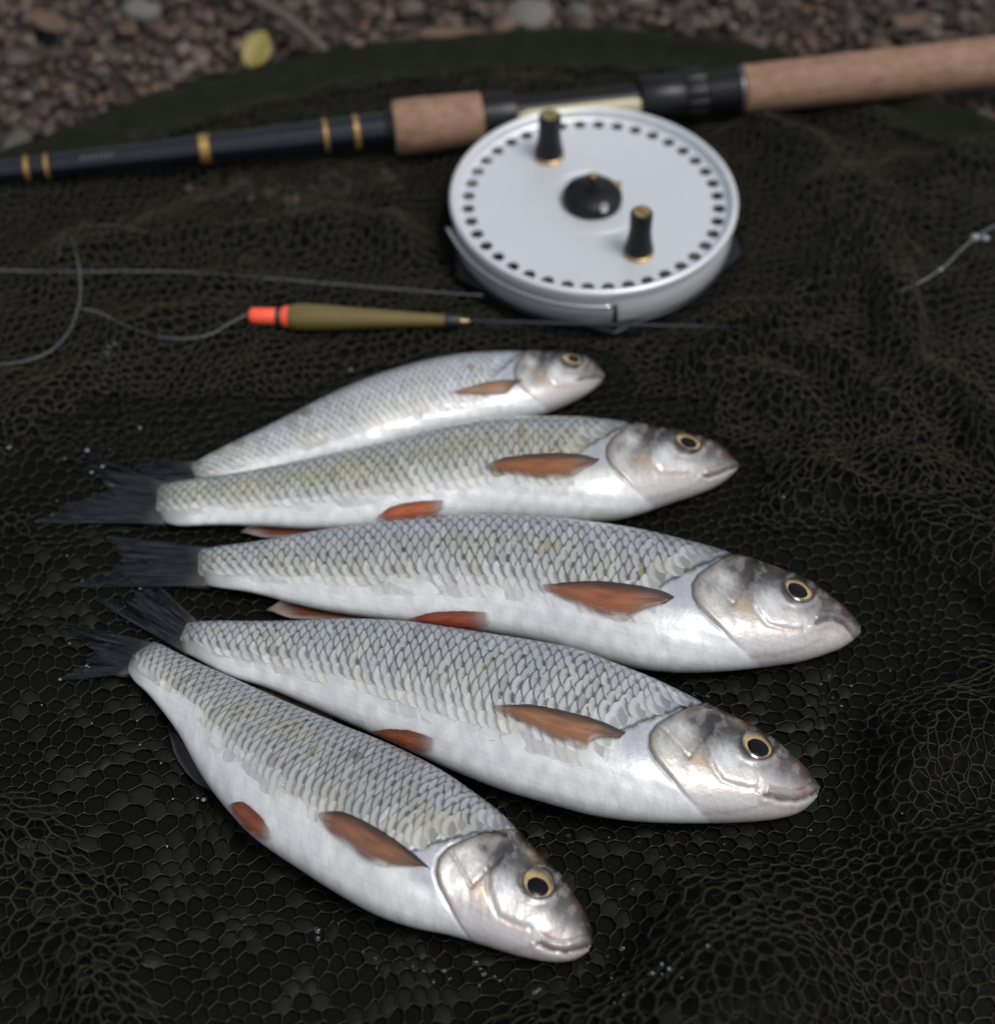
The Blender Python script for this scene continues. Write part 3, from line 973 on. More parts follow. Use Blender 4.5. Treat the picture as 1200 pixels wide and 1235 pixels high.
FISH = [
    dict(name='furthest', marks=[(364, 496, (.12, .10, .09)), (374, 494, (.14, .12, .1)), (356, 507, (.2, .19, .18)), (291, 531, (.22, .13, .08)), (269, 544, (.20, .17, .07)), (587, 446, (.25, .25, .26))], label='smallest pale silver fish, topmost of the row, tail tucked behind the next fish', seed=1, res=.75, nsc=47, rows=9.4,
         st=[(229, 561, 240, 584), (250, 549, 260, 582), (275, 536, 290, 577), (325, 512, 345, 566), (375, 486, 398, 556), (425, 462, 448, 546), (475, 444, 495, 533), (530, 430, 545, 522),
             (580, 424, 592, 513), (622, 423, 632, 506), (650, 423, 662, 498), (680, 425, 690, 486), (700, 428, 708, 476), (716, 434, 719, 468), (727, 447, 728, 457)],
         keys=dict(E=(686, 432.5), S=(730, 454), G=(620, 445), O=(627, 426), Q=(655, 487), M=(700, 458), J=(719, 469)),
         eye=(686, 433, 13, 687.5, 434.5, 6), mouth=[(694, 458), (706, 457), (717, 455), (727, 457)],
         tone=dict(back=(.34, .36, .40), back2=(.44, .47, .51), side=(.50, .53, .55), low=(.58, .61, .62), dark=.72), z0=.002, relief=.8,
         pect=([(628, 459), (605, 460), (580, 464), (542, 475)], [(616, 466), (610, 475), (580, 478), (542, 475.5)], (.36, .20, .11)),
         tail=((150, 556), (140, 598), (178, 574))),
    dict(name='second', label='olive tinted silver fish with orange fins, second from the reel', seed=2, res=.9, nsc=46, rows=9.2,
         st=[(190, 586, 188, 626), (215, 580, 212, 634), (260, 574, 256, 633), (320, 564, 312, 634), (385, 550, 376, 638), (440, 538, 432, 637), (500, 522, 494, 632), (555, 509, 550, 628), (610, 502, 606, 627),
             (660, 501, 660, 630), (705, 502, 705, 630), (750, 507, 744, 627), (785, 513, 778, 618), (815, 518, 810, 607), (843, 525, 838, 598), (866, 535, 862, 588), (882, 548, 879, 577), (890, 558, 889, 566)],
         keys=dict(E=(829, 532.5), S=(891, 560), G=(735, 538), O=(753, 515), Q=(775, 592), M=(846, 570), J=(872, 584)),
         eye=(829, 532, 17, 828, 536, 8.3), mouth=[(849, 574), (856, 574.5), (866, 572), (880, 566), (889, 563)],
         tone=dict(back=(.30, .31, .31), back2=(.40, .42, .42), side=(.40, .40, .33), low=(.50, .51, .44), dark=.85), z0=.002,
         pect=([(722, 555), (700, 550), (655, 549), (605, 555), (586, 564)], [(712, 562), (697, 571), (692, 576), (655, 579), (605, 571), (589, 568.5)], (.31, .12, .05)),
         pelvic=([(540, 602), (505, 604), (475, 610), (457, 621)], [(538, 616), (510, 622), (480, 625), (457, 625)], (.50, .13, .05)),
         anal=([(392, 636), (350, 630), (315, 627), (290, 641)], [(392, 640), (360, 646), (320, 648), (291, 642)]),
         tail=((92, 543), (37, 629), (130, 590))),
    dict(name='middle', marks=[(665, 663, (.44, .38, .18)), (580, 684, (.50, .46, .26)), (555, 658, (.50, .48, .34)), (680, 656, (.5, .46, .3))], label='largest silver fish with reddish fins, third from the reel and reaching furthest right', seed=3, nsc=46, rows=9.2,
         st=[(238, 664, 240, 702), (262, 659, 258, 708), (303, 654, 300, 714), (380, 640, 376, 733), (445, 630, 440, 744), (507, 622, 500, 751), (575, 619, 568, 759), (650, 621, 640, 772), (710, 627, 698, 788),
             (780, 638, 762, 804), (836, 652, 815, 810), (885, 666, 872, 809), (930, 681, 925, 804), (976, 701, 972, 797), (1011, 726, 1006, 786), (1024, 737, 1018, 781), (1034, 748, 1029, 773), (1038.5, 755, 1036, 766)],
         keys=dict(KEYS), eye=(959, 710.5, 19, 956.5, 713, 10), mouth=[(982, 750), (992, 746.5), (1004, 746), (1017, 752), (1026, 762), (1031, 770)],
         tone=dict(back=(.31, .33, .36), back2=(.42, .45, .51), side=(.44, .45, .44), low=(.52, .53, .53), dark=1.0), z0=.002,
         pect=([(814, 721), (790, 712), (720, 703), (655, 706)], [(800, 730), (775, 738), (755, 748), (720, 741), (682, 724), (660, 715)], (.34, .13, .07)),
         pelvic=([(592, 737), (555, 735), (520, 737), (493, 743)], [(594, 757), (570, 757), (530, 752), (494, 744)], (.42, .10, .06)),
         anal=([(436, 740), (400, 727), (355, 718), (321, 735)], [(434, 746), (395, 747), (350, 745), (322, 736)]),
         tail=((128, 646), (80, 708), (150, 680))),
    dict(name='fourth', marks=[(375, 808, (.85, .86, .88)), (372, 816, (.85, .86, .88)), (338, 794, (.8, .82, .84)), (598, 812, (.55, .54, .34))], label='plump bluish silver fish whose tail lies under the front fish, fourth from the reel', seed=4, nsc=46, rows=9.2,
         st=[(226, 751, 213, 782), (250, 749, 236, 794), (295, 749, 275, 815), (340, 749, 320, 829), (400, 746, 375, 852), (450, 746, 425, 874), (500, 749, 475, 896), (575, 760, 540, 926), (650, 772, 605, 951),
             (700, 782, 660, 967), (748, 800, 712, 981), (790, 817, 765, 989), (840, 842, 822, 992), (895, 868, 880, 992), (933, 891, 920, 990), (962, 916, 952, 985), (980, 935, 974, 976), (988, 948, 985, 962)],
         keys=dict(E=(913, 898), S=(988, 953), G=(790, 890), O=(815, 851), Q=(835, 962), M=(936, 946), J=(975, 975)),
         eye=(912, 898, 21, 911.5, 902, 11), mouth=[(922, 959), (940, 964), (958, 966), (974, 962), (986, 955)], lip_red=(966, 951),
         tone=dict(back=(.33, .35, .38), back2=(.43, .46, .51), side=(.47, .49, .50), low=(.54, .56, .57), dark=1.0), z0=.002,
         pect=([(757, 885), (720, 870), (650, 854), (603, 854)], [(748, 893), (716, 895), (713, 905), (667, 891), (632, 872), (609, 863)], (.34, .17, .10)),
         pelvic=([(530, 890), (500, 880), (470, 877), (448, 879)], [(526, 908), (500, 903), (472, 890), (449, 880)], (.36, .11, .055)),
         anal=([(402, 864), (370, 838), (335, 824), (303, 827)], [(400, 872), (365, 862), (335, 848), (304, 829)]), analcol=(.10, .07, .055),
         tail=((180, 694), (116, 722), (158, 724))),
    dict(name='front', tone_k=.90, marks=[(343, 917, (.42, .24, .12)), (395, 900, (.42, .40, .16)), (449, 921, (.10, .085, .075)), (350, 925, (.20, .15, .12)), (468, 978, (.46, .45, .30)), (440, 970, (.48, .46, .30))], label='silver fish lying aslant across the front, nose towards the lower edge', seed=5, nsc=46, rows=9.2,
         st=[(186, 774, 149, 799), (200, 780, 160, 820), (222, 792, 176, 834), (285, 820, 212, 880), (341, 845, 243, 935), (390, 865, 275, 977), (425, 879, 310, 1012), (460, 892, 355, 1043), (505, 912, 405, 1075),
             (545, 934, 452, 1101), (580, 959, 498, 1117), (607, 980, 540, 1126), (632, 1007, 580, 1138), (655, 1033, 612, 1149), (678, 1057, 640, 1156), (696, 1083, 662, 1160), (708, 1104, 683, 1160), (715, 1121, 700, 1155), (714, 1137, 709, 1148)],
         keys=dict(E=(655, 1067), S=(716.6, 1126), G=(545, 1043), O=(585, 1005), Q=(571, 1120), M=(660, 1126), J=(694, 1156)),
         eye=(655, 1067, 21, 653.5, 1071.5, 10.8), mouth=[(652, 1140), (670, 1148), (686, 1150), (700, 1146), (711, 1142)], lip_red=(664, 1124),
         tone=dict(back=(.32, .33, .35), back2=(.40, .42, .46), side=(.42, .42, .41), low=(.50, .51, .51), dark=1.0), z0=.003,
         pect=([(531, 1053), (505, 1030), (462, 1002), (425, 987), (400, 988)], [(522, 1048), (512, 1051), (462, 1047), (430, 1025), (408, 1008), (401, 998)], (.27, .13, .085)),
         pelvic=([(337, 1006), (325, 988), (303, 972), (284, 972)], [(335, 1018), (318, 1012), (295, 994), (283, 974)], (.32, .10, .055)),
         anal=([(254, 950), (228, 908), (214, 888), (203, 878)], [(256, 955), (232, 940), (212, 912), (203, 882)]), analcol=(.05, .045, .05), analz=(.006, .003),
         tail=((63, 746), (68, 822), (118, 786))),
]
FOBJ = []
for cfg in FISH:
    F_ = Fish(cfg)
    F_.k_mm = 1.0
    root = thing('fish', cfg['label'], 'fish', (*F_.Cn[210][:2], 0.0), 'fish laid side by side on the net')
    F_.build_body(root)
    F_.build_scales(root)
    F_.eye(root)
    p = cfg['pect']
    F_.fin(root, 'pectoral_fin', p[0], p[1], pect_col(p[2]), off=.0014)
    if 'pelvic' in cfg:
        p = cfg['pelvic']
        F_.fin(root, 'pelvic_fin', p[0], p[1], pect_col(p[2], lead=tuple(.55 * q for q in p[2]), pale=(.45, .28, .22), rootpale=.95), off=.0008)
    if 'anal' in cfg:
        p = cfg['anal']
        F_.fin(root, 'anal_fin', p[0], p[1], anal_col(cfg.get('analcol', (.22, .085, .045))), mode='ground', z=np.array(cfg.get('analz', (.007, .005))), rays=10)
    F_.tail(root, *cfg['tail'], z_out=.004)
    FOBJ.append(F_)

# ------------------------------------------------------------------ net: height field
FMID = [np.c_[(f.T[:, 0] + f.B[:, 0]) / 2, (f.T[:, 1] + f.B[:, 1]) / 2][::20] for f in FOBJ]
FW = [np.interp(np.arange(0, 420, 20), np.arange(420), f.a) for f in FOBJ]


def fish_dist(P):
    """metres from the nearest fish's body (0 under it)"""
    best = np.full(len(P), 9.0)
    for f in FOBJ:
        C_ = f.Cn[::20]; a = f.a[::20]
        for c, r in zip(C_, a):
            best = np.minimum(best, np.hypot(P[:, 0] - c[0], P[:, 1] - c[1]) - r)
    return np.maximum(best, 0)


RIDGES = [  # pixels, height m, half-width m
    ([(1060, 318), (1010, 350), (950, 392), (880, 432), (850, 452)], .015, .0075),
    ([(1060, 318), (1075, 400), (1110, 480), (1200, 540)], .010, .010),
    ([(885, 600), (960, 590), (1040, 610), (1120, 655), (1220, 720)], .009, .009),
    ([(900, 470), (980, 520), (1060, 540), (1130, 590)], .006, .008),
    ([(640, 1260), (760, 1180), (880, 1090), (1000, 1000), (1110, 930), (1240, 860)], .012, .016),
    ([(820, 1270), (950, 1180), (1080, 1120), (1240, 1060)], .016, .018),
    ([(-40, 560), (60, 500), (130, 440), (220, 390), (300, 345)], .006, .010),
    ([(60, 330), (180, 300), (300, 290), (420, 280), (520, 300)], .006, .010),
    ([(-60, 1010), (60, 1080), (140, 1260)], .010, .014),
    ([(930, 170), (1000, 230), (1100, 240), (1220, 210)], .008, .014),
    ([(960, 430), (1040, 460), (1090, 530)], .006, .006),
    ([(150, 830), (250, 880), (330, 960)], .002, .008),
]
RW = [(at(np.array(p)[:, 0], np.array(p)[:, 1], 0.003)[:, :2], h, w) for p, h, w in RIDGES]


def znet(P, seed=0):
    P = np.asarray(P, float)
    z = np.zeros(len(P))
    Q = P[:, :2] + np.c_[noise2(P[:, 0], P[:, 1], .05, 61, 2), noise2(P[:, 0], P[:, 1], .05, 62, 2)] * .004
    for poly, h, w in RW:
        d, g, f = seg_dist(Q, poly)
        z += 1.9 * h * np.exp(-(d / w)**2) * (.75 + .25 * np.sin(f * 9))
    fd = fish_dist(P)
    m = sstep(.002, .030, fd)
    z = z * m + .0020 * m * (1 + noise2(P[:, 0], P[:, 1], .045, 70, 2)) + .0004 * m * (1 + noise2(P[:, 0], P[:, 1], .018, 71, 2))
    # the pan climbs towards its hoop
    rd, rs, rf = seg_dist(P[:, :2], RIMW[:, :2])
    z += .003 * (1 - sstep(0, .045, rd))
    # flat where the reel lies
    rr_ = np.hypot(P[:, 0] - REELC[0], P[:, 1] - REELC[1])
    z = z * sstep(.058, .085, rr_)
    return z


RIM_PX = [(-260, 330), (-120, 255), (0, 203), (100, 165), (200, 128), (300, 100), (400, 79), (500, 65), (600, 56), (700, 52), (800, 56), (880, 66), (960, 88), (1080, 122), (1200, 165), (1340, 225), (1480, 310)]
RIMW = at(np.array(RIM_PX, float)[:, 0], np.array(RIM_PX, float)[:, 1], .0045)
RIMW = catmull(RIMW, 120)
REEL_H = .0235
REELC = at(716, 233.5, REEL_H)

M_STRAND = simple('net_strand', (.028, .027, .0155), .6, 0, .35, 250, .2, 0, .28)
M_STRAND3 = simple('net_strand_thick', (.019, .019, .0105), .65, 0, .35, 250, .2, 0, .2)
M_STRAND2 = simple('net_strand_wet', (.0105, .0105, .0068), .4, 0, .35, 250, .3, 0, .3)


def mat_panel():
    t = NT('net_base_panel')
    v = t.objvec()
    n = t.noise(35, 4, .6, v); n2 = t.noise(900, 3, .6, v)
    w = t.n('ShaderNodeTexVoronoi', feature='DISTANCE_TO_EDGE'); w.inputs['Scale'].default_value = 420
    t.l(v, w.inputs['Vector'])
    c = t.mix(n.outputs['Fac'], (.002, .002, .0017), (.006, .006, .0045))
    c = t.mix(t.math('MULTIPLY', n2.outputs['Fac'], .5), c, (.3, .3, .3), 'MULTIPLY')
    t.set(Base_Color=c)
    t.b.inputs['Specular IOR Level'].default_value = .07
    r = t.math('MULTIPLY_ADD', n.outputs['Fac'], .5); r.node.inputs[2].default_value = .4
    t.l(r, t.b.inputs['Roughness'])
    t.bump(t.math('ADD', w.outputs['Distance'], t.math('MULTIPLY', n2.outputs['Fac'], .2)), .35, .0008)
    return t.m


M_PANEL = mat_panel()
M_HEM = simple('net_hem', (.0105, .0125, .0072), .95, 0, .7, 140, .9, 0, .08)

net = thing('landing_net', 'dark olive landing net of knotless mesh spread out under the fish and tackle', 'landing net', (0, .02, 0))
tube('rim', RIMW, .0042, M_HEM, net, 10, origin=net.location)


def inside_rim(P, margin=0.0):
    d, g, f = seg_dist(P[:, :2], RIMW[:, :2])
    yy = np.interp(P[:, 0], RIMW[:, 0], RIMW[:, 1])
    return P[:, 1] < yy - margin


# hem: the fabric sleeve hanging from the hoop into the pan
nh, mh = 120, 12
hem = []
for i in range(nh):
    p = RIMW[i]
    tg = RIMW[min(i + 1, nh - 1)] - RIMW[max(i - 1, 0)]
    nrm = np.array([tg[1], -tg[0], 0]); nrm /= np.linalg.norm(nrm)
    for k in range(mh):
        q = k / (mh - 1)
        wob = .0012 * math.sin(i * 1.1) * q + .0008 * math.sin(i * .37 + 2 * q)
        ang = q * 1.0
        hem.append(p + nrm * (.0046 * math.cos(1.9 - min(1, q * 4) * 1.9) + .020 * max(0, q - .15) + wob) + np.array([0, 0, .0046 * math.sin(1.9 - min(1, q * 4) * 1.9) * (1 - max(0, q - .2)) + .0022 + .0006 * math.sin(i * 1.7)]))
me = mesh_np('hem', local(net, hem), gridF(nh, mh))
o = link('hem', me, M_HEM, net)
sm = o.modifiers.new('thickness', 'SOLIDIFY'); sm.thickness = .0007

for sx in (590, 697, 860):
    i_ = int(np.argmin(np.abs(proj(RIMW)[:, 0] - sx)))
    pts = np.array(hem[i_ * mh:(i_ + 1) * mh]) + [0, 0, .0004]
    tube('seam', pts, .0006, M_HEM, net, 6, origin=net.location)
# base panel
gx, gy = np.meshgrid(np.linspace(-.34, .36, 190), np.linspace(-.26, .30, 160), indexing='ij')
GP = np.c_[gx.ravel(), gy.ravel(), np.zeros(gx.size)]
zz = znet(GP)
GPx = proj(np.c_[GP[:, :2], zz])
far_y = np.interp(GPx[:, 0], [-400, 0, 180, 235, 280, 480, 530, 620, 900, 1300], [300, 222, 190, 222, 240, 234, 185, 135, 125, 200])
V = np.c_[GP[:, :2], np.clip(zz * .35, 0, 1) + .0015]
F = gridF(190, 160)
gap = ((GPx[:, 0] - 370) / 125)**2 + ((GPx[:, 1] - (214 - .10 * (GPx[:, 0] - 370))) / 24)**2 < 1
keep = (~gap[F]).all(1) & inside_rim(GP, .014)[F].all(1)
me = mesh_np('base_panel', local(net, V), F[keep])
me2 = bmesh.new(); me2.from_mesh(me)
bmesh.ops.delete(me2, geom=[v for v in me2.verts if not v.link_faces], context='VERTS'); me2.to_mesh(me); me2.free()
link('base_panel', me, M_PANEL, net)


def hex_mesh(name, pitch, rad, mat, lift, mask=None, seed=0, warp=.0022, rot=0.0, zfun=None, ext=(-.33, .35, -.26, .30)):
    """knotless hexagonal netting as joined three-sided strands draped over the height field; returns cell centres"""
    a = pitch / math.sqrt(3)
    x0, x1, y0, y1 = ext
    cs, sn = math.cos(rot), math.sin(rot)
    R_ = 0.62
    nodes, edges, key = [], set(), {}
    cells = []

    def nid(x, y):
        k = (round(x * 1e5 / 3), round(y * 1e5 / 3))
        for dx in (0, -1, 1):
            for dy in (0, -1, 1):
                q = key.get((k[0] + dx, k[1] + dy))
                if q is not None:
                    return q
        key[k] = len(nodes); nodes.append((x, y)); return key[k]
    ni = int(R_ / pitch); nj = int(R_ / (a * 1.5))
    for j in range(-nj, nj + 1):
        for i in range(-ni, ni + 1):
            cx = (i + (.5 if j % 2 else 0)) * pitch; cy = j * 1.5 * a
            wx, wy = cx * cs - cy * sn, cx * sn + cy * cs
            if not (x0 < wx < x1 and y0 < wy < y1):
                continue
            ids = []
            for k in range(6):
                th = PI / 6 + k * PI / 3
                ids.append(nid(cx + a * math.cos(th), cy + a * math.sin(th)))
            cells.append(ids)
            for k in range(6):
                e = (ids[k], ids[(k + 1) % 6])
                edges.add((min(e), max(e)))
    N0 = np.array(nodes)
    W = np.c_[N0[:, 0] * cs - N0[:, 1] * sn, N0[:, 0] * sn + N0[:, 1] * cs]
    W = W + np.c_[noise2(W[:, 0], W[:, 1], .06, seed + 80, 3), noise2(W[:, 0], W[:, 1], .06, seed + 81, 3)] * warp * 1.6
    W = W + np.random.default_rng(seed).normal(0, pitch * .03, W.shape)
    P = np.c_[W, np.zeros(len(W))]
    z = zfun(P)
    P[:, 2] = z + lift
    E = np.array(list(edges))
    ok = inside_rim(P, .017)
    if mask is not None:
        ok &= mask(P)
    keep_ = ok[E[:, 0]] & ok[E[:, 1]]
    E = E[keep_]
    A, B = P[E[:, 0]], P[E[:, 1]]
    # curved strands: a midpoint pushed outward a little makes the holes rounder
    mid = (A + B) / 2 + np.random.default_rng(seed + 5).normal(0, rad * .6, A.shape)
    d = B - A; d /= np.linalg.norm(d, axis=1)[:, None]
    n1 = np.cross(d, [0, 0, 1.0]); n1 /= np.linalg.norm(n1, axis=1)[:, None] + 1e-9
    n2 = np.cross(n1, d)
    ang = np.array([PI / 2, PI / 2 + 2 * PI / 3, PI / 2 + 4 * PI / 3])
    ofs = n1[:, None] * np.cos(ang)[None, :, None] + n2[:, None] * np.sin(ang)[None, :, None]
    V = np.concatenate([A[:, None] + ofs * rad * 1.35, mid[:, None] + ofs * rad * .85, B[:, None] + ofs * rad * 1.35], 1).reshape(-1, 3)
    fl = []
    for r0 in (0, 3):
        for k in range(3):
            k2 = (k + 1) % 3
            fl.append((r0 + k, r0 + k2, r0 + 3 + k2, r0 + 3 + k))
    F = (np.arange(len(E))[:, None, None] * 9 + np.array(fl)[None]).reshape(-1, 4)
    o = link(name, mesh_np(name, local(net, V), F), mat, net)
    o['kind'] = 'stuff'
    cc = [P[c] for c in cells if ok[c].all()]
    return o, cc


PITCH = .0054


def m_low(P):
    px = proj(P)
    return fish_dist(P) > -1


o, CELLS = hex_mesh('mesh', PITCH, .00030, M_STRAND2, .0028, m_low, 1, .0015, .18, lambda P: np.clip(znet(P) * .45, 0, 1))


def m_high(P):
    fd = fish_dist(P); px = proj(P)
    k = noise2(P[:, 0], P[:, 1], .11, 99, 2)
    fold = znet(P)
    rr_ = np.hypot(P[:, 0] - REELC[0], P[:, 1] - REELC[1])
    right = px[:, 0] > 860
    return (fd > .010) & (rr_ > .062) & ((fold > .0050 + .002 * k) | ((px[:, 0] > 860) & (px[:, 1] < 640)) | (px[:, 1] < 480))


hex_mesh('upper_mesh', PITCH * 1.06, .00046, M_STRAND3, .0042, lambda P: m_high(P) & (proj(P)[:, 1] > 520 + 25 * noise2(P[:, 0], P[:, 1], .03, 7, 2)), 2, .0020, -.42, znet)
hex_mesh('gathered_mesh', .0043, .00036, M_STRAND, .0036, lambda P: m_high(P) & (proj(P)[:, 1] < 600), 3, .0026, .32, znet)
hex_mesh('lower_mesh', .0050, .00030, M_STRAND2, .0016, lambda P: (proj(P)[:, 1] < 560) & (fish_dist(P) > .004), 4, .0026, -.15, lambda P: znet(P) * .6)

# ------------------------------------------------------------------ films of water caught in the mesh
t = NT('water_film')
nn_ = t.noise(500, 3, .6, t.objvec())
t.set(Base_Color=t.mix(nn_.outputs['Fac'], (.0058, .0060, .0042), (.0085, .0088, .0064)), Specular_IOR_Level=.16, Coat_Weight=.02, Coat_Roughness=.2)
r_ = t.math('MULTIPLY_ADD', nn_.outputs['Fac'], .4); r_.node.inputs[2].default_value = .3
t.l(r_, t.b.inputs['Roughness'])
t.bump(nn_.outputs['Fac'], .35, .0008)
M_FILM = t.m
FILMZ = [((250, 1020), (230, 170), .75), ((120, 880), (120, 80), .5), ((480, 1180), (260, 60), .6), ((935, 880), (80, 110), .85), ((620, 1010), (90, 60), .6), ((830, 1050), (110, 60), .6), ((90, 720), (90, 80), .4), ((300, 900), (60, 60), .5)]
V_, F_l = [], []
rr = np.random.default_rng(5)
cen = np.array([c.mean(0) for c in CELLS]); cpx = proj(cen)
for i, c in enumerate(CELLS):
    pr = 0
    for (mx, my), (sx_, sy_), w in FILMZ:
        pr = max(pr, w * math.exp(-((cpx[i, 0] - mx) / sx_)**4 - ((cpx[i, 1] - my) / sy_)**4))
    if rr.random() > pr * .6:
        continue
    m_ = cen[i]; hgt = rr.uniform(-.0003, .00012)
    b0 = len(V_)
    tl_ = rr.normal(0, .0002, 2)
    V_.append(m_ + np.array([0, 0, hgt - .0004]))
    for q, zq in ((.55, hgt * .75 - .0004), (.9, -.0007)):
        for k in range(6):
            p = m_ + (c[k] - m_) * q
            V_.append(p + np.array([0, 0, zq]))
    for k in range(6):
        k2 = (k + 1) % 6
        F_l.append((b0, b0 + 1 + k, b0 + 1 + k2))
        F_l.append((b0 + 1 + k, b0 + 7 + k, b0 + 7 + k2, b0 + 1 + k2))
me = bpy.data.meshes.new('water_film')
me.from_pydata(np.array(V_).tolist(), [], F_l)
me.polygons.foreach_set('use_smooth', [True] * len(me.polygons))
o = link('water_film', me, M_FILM)
tag(o, 'thin dark water film caught in the mesh cells beside the fish', 'water', kind='stuff')

# droplets and flecks of froth
t = NT('water_drop')
t.set(Base_Color=(.9, .93, .95), Roughness=.05, Transmission_Weight=1.0, IOR=1.33)
dn = t.noise(200, 2, .5, t.objvec())
t.bump(dn.outputs['Fac'], .05, .0002)
M_DROP = t.m
M_FROTH = simple('froth', (.20, .215, .25), .3, 0, .4, 900, .3, .3)
ico_bm = bmesh.new(); bmesh.ops.create_icosphere(ico_bm, subdivisions=2, radius=1)
IV = np.array([v.co[:] for v in ico_bm.verts]); IF = np.array([[v.index for v in f.verts] for f in ico_bm.faces]); ico_bm.free()
ico_bm = bmesh.new(); bmesh.ops.create_icosphere(ico_bm, subdivisions=1, radius=1)
IV1 = np.array([v.co[:] for v in ico_bm.verts]); IF1 = np.array([[v.index for v in f.verts] for f in ico_bm.faces]); ico_bm.free()


def specks(name, pts, rads, mat, label, cat, flat=.7, iv=IV, if_=IF):
    n = len(pts)
    V = (pts[:, None] + iv[None] * rads[:, None, None] * np.array([1, 1, flat])).reshape(-1, 3)
    F = (np.arange(n)[:, None, None] * len(iv) + if_[None]).reshape(-1, 3)
    o = link(name, mesh_np(name, V, F), mat)
    return tag(o, label, cat, kind='stuff')


def scatter_px(boxes, seed):
    r = np.random.default_rng(seed); out = []
    for x, y, sx_, sy_, n in boxes:
        q = r.normal(0, 1, (n, 2)) * [sx_, sy_] + [x, y]
        out.append(q)
    q = np.vstack(out)
    P = at(q[:, 0], q[:, 1], .004)
    P[:, 2] = np.maximum(znet(P), 0) * .6 + .0036
    fd = fish_dist(P)
    return P[(fd > .001) & (r.random(len(P)) < .2)]


dp = scatter_px([(850, 830, 110, 14, 90), (960, 815, 50, 12, 40), (780, 1000, 130, 14, 100), (620, 1175, 90, 12, 50), (560, 1150, 60, 15, 40), (1000, 980, 40, 30, 20), (300, 950, 60, 60, 60), (720, 1060, 60, 60, 60),
                 (250, 730, 60, 20, 50), (800, 620, 50, 10, 30), (930, 620, 50, 20, 20), (600, 620, 420, 330, 20), (800, 560, 60, 40, 10), (430, 1130, 60, 20, 30), (180, 780, 100, 60, 60)], 3)
specks('water_drops', dp, RNG.uniform(.00010, .00042, len(dp)) * RNG.choice([.8, 1, 1.9], len(dp)), M_DROP, 'small clear water drops scattered over the dark net', 'water drops')
fp = scatter_px([(140, 440, 10, 20, 50), (190, 510, 26, 10, 26), (95, 548, 26, 10, 20), (105, 575, 30, 10, 12), (219, 1187, 6, 6, 12), (95, 830, 40, 30, 18), (230, 930, 40, 50, 40), (250, 970, 30, 30, 20), (790, 1190, 40, 16, 26),
                 (740, 1210, 30, 14, 18), (330, 408, 3, 3, 6), (425, 448, 4, 3, 6), (285, 300, 5, 10, 6), (960, 620, 40, 12, 10), (1190, 283, 7, 5, 8), (380, 400, 60, 30, 6), (905, 815, 60, 40, 10), (130, 800, 30, 12, 30), (85, 640, 40, 30, 12)], 8)
specks('froth_flecks', fp, RNG.uniform(.0002, .0010, len(fp)) * RNG.choice([.5, .8, 1], len(fp)), M_FROTH, 'pale flecks of froth and slime stuck on the net', 'froth', .3, IV1, IF1)

# ------------------------------------------------------------------ ground and gravel
t = NT('gravel_ground')
v = t.objvec()
n1 = t.noise(30, 5, .65, v); n2 = t.noise(260, 4, .6, v)
vo = t.n('ShaderNodeTexVoronoi'); vo.inputs['Scale'].default_value = 110; t.l(v, vo.inputs['Vector'])
c = t.ramp(n1.outputs['Fac'], [(.3, (.014, .011, .009)), (.55, (.045, .036, .030)), (.75, (.075, .060, .050))])
c = t.mix(.35, c, t.mix(.7, vo.outputs['Color'], (.07, .06, .05)), 'MULTIPLY')
t.set(Base_Color=c, Roughness=.85)
t.bump(t.math('ADD', t.math('MULTIPLY', vo.outputs['Distance'], -1.0), n2.outputs['Fac']), .8, .004)
me = bpy.data.meshes.new('ground')
bm = bmesh.new()
xs_ = [-60, -6, -1.2, -.5, -.25, 0, .25, .5, 1.2, 6, 60]
vv_ = [[bm.verts.new((x, y + .1, -.004)) for y in xs_] for x in xs_]
for i in range(len(xs_) - 1):
    for j in range(len(xs_) - 1):
        bm.faces.new((vv_[i][j], vv_[i + 1][j], vv_[i + 1][j + 1], vv_[i][j + 1]))
bm.to_mesh(me); bm.free()
ground = link('ground', me, t.m)
tag(ground, 'damp brown gravel bank behind the landing net', None, kind='structure')


def pebble_mat(name, attr):
    t = NT(name)
    v = t.objvec()
    n = t.noise(260 if attr else 2.2, 4, .6, v)
    if attr:
        base = t.n('ShaderNodeVertexColor', layer_name='Col').outputs[0]
    else:
        oi = t.n('ShaderNodeObjectInfo')
        base = t.ramp(oi.outputs['Random'], PEB)
    t.set(Base_Color=t.mix(t.math('MULTIPLY', n.outputs['Fac'], .7), base, (.35, .33, .32), 'MULTIPLY'), Roughness=.6)
    t.bump(n.outputs['Fac'], .5, .0006 if attr else .0006)
    return t.m


PEBC = [(.035, .028, .024), (.10, .065, .045), (.16, .13, .11), (.06, .035, .025), (.21, .18, .16), (.12, .10, .095), (.05, .045, .042), (.18, .12, .08), (.27, .25, .23), (.09, .045, .028), (.14, .125, .12), (.075, .06, .05)]
PEBC = [tuple(q_ * k_ for q_, k_ in zip(c_, (.66, .56, .50))) for c_ in PEBC]
PEB = [(i / 12 + .001, c_) for i, c_ in enumerate(PEBC)]
M_PEB1, M_PEB2 = pebble_mat('pebble', False), pebble_mat('gravel', True)
protos = []
for k in range(7):
    r = np.random.default_rng(100 + k)
    V = IV.copy()
    for q in range(4):
        nrm = r.normal(0, 1, 3); nrm /= np.linalg.norm(nrm)
        dd = V @ nrm; lim = r.uniform(.45, .85)
        V = V - np.outer(np.maximum(dd - lim, 0) * .8, nrm)
    V *= [1, r.uniform(.65, 1), r.uniform(.5, .8)]
    me = mesh_np('pebble', V, IF)
    me.materials.append(M_PEB1)
    protos.append((me, V))
r = np.random.default_rng(42)
spots = []
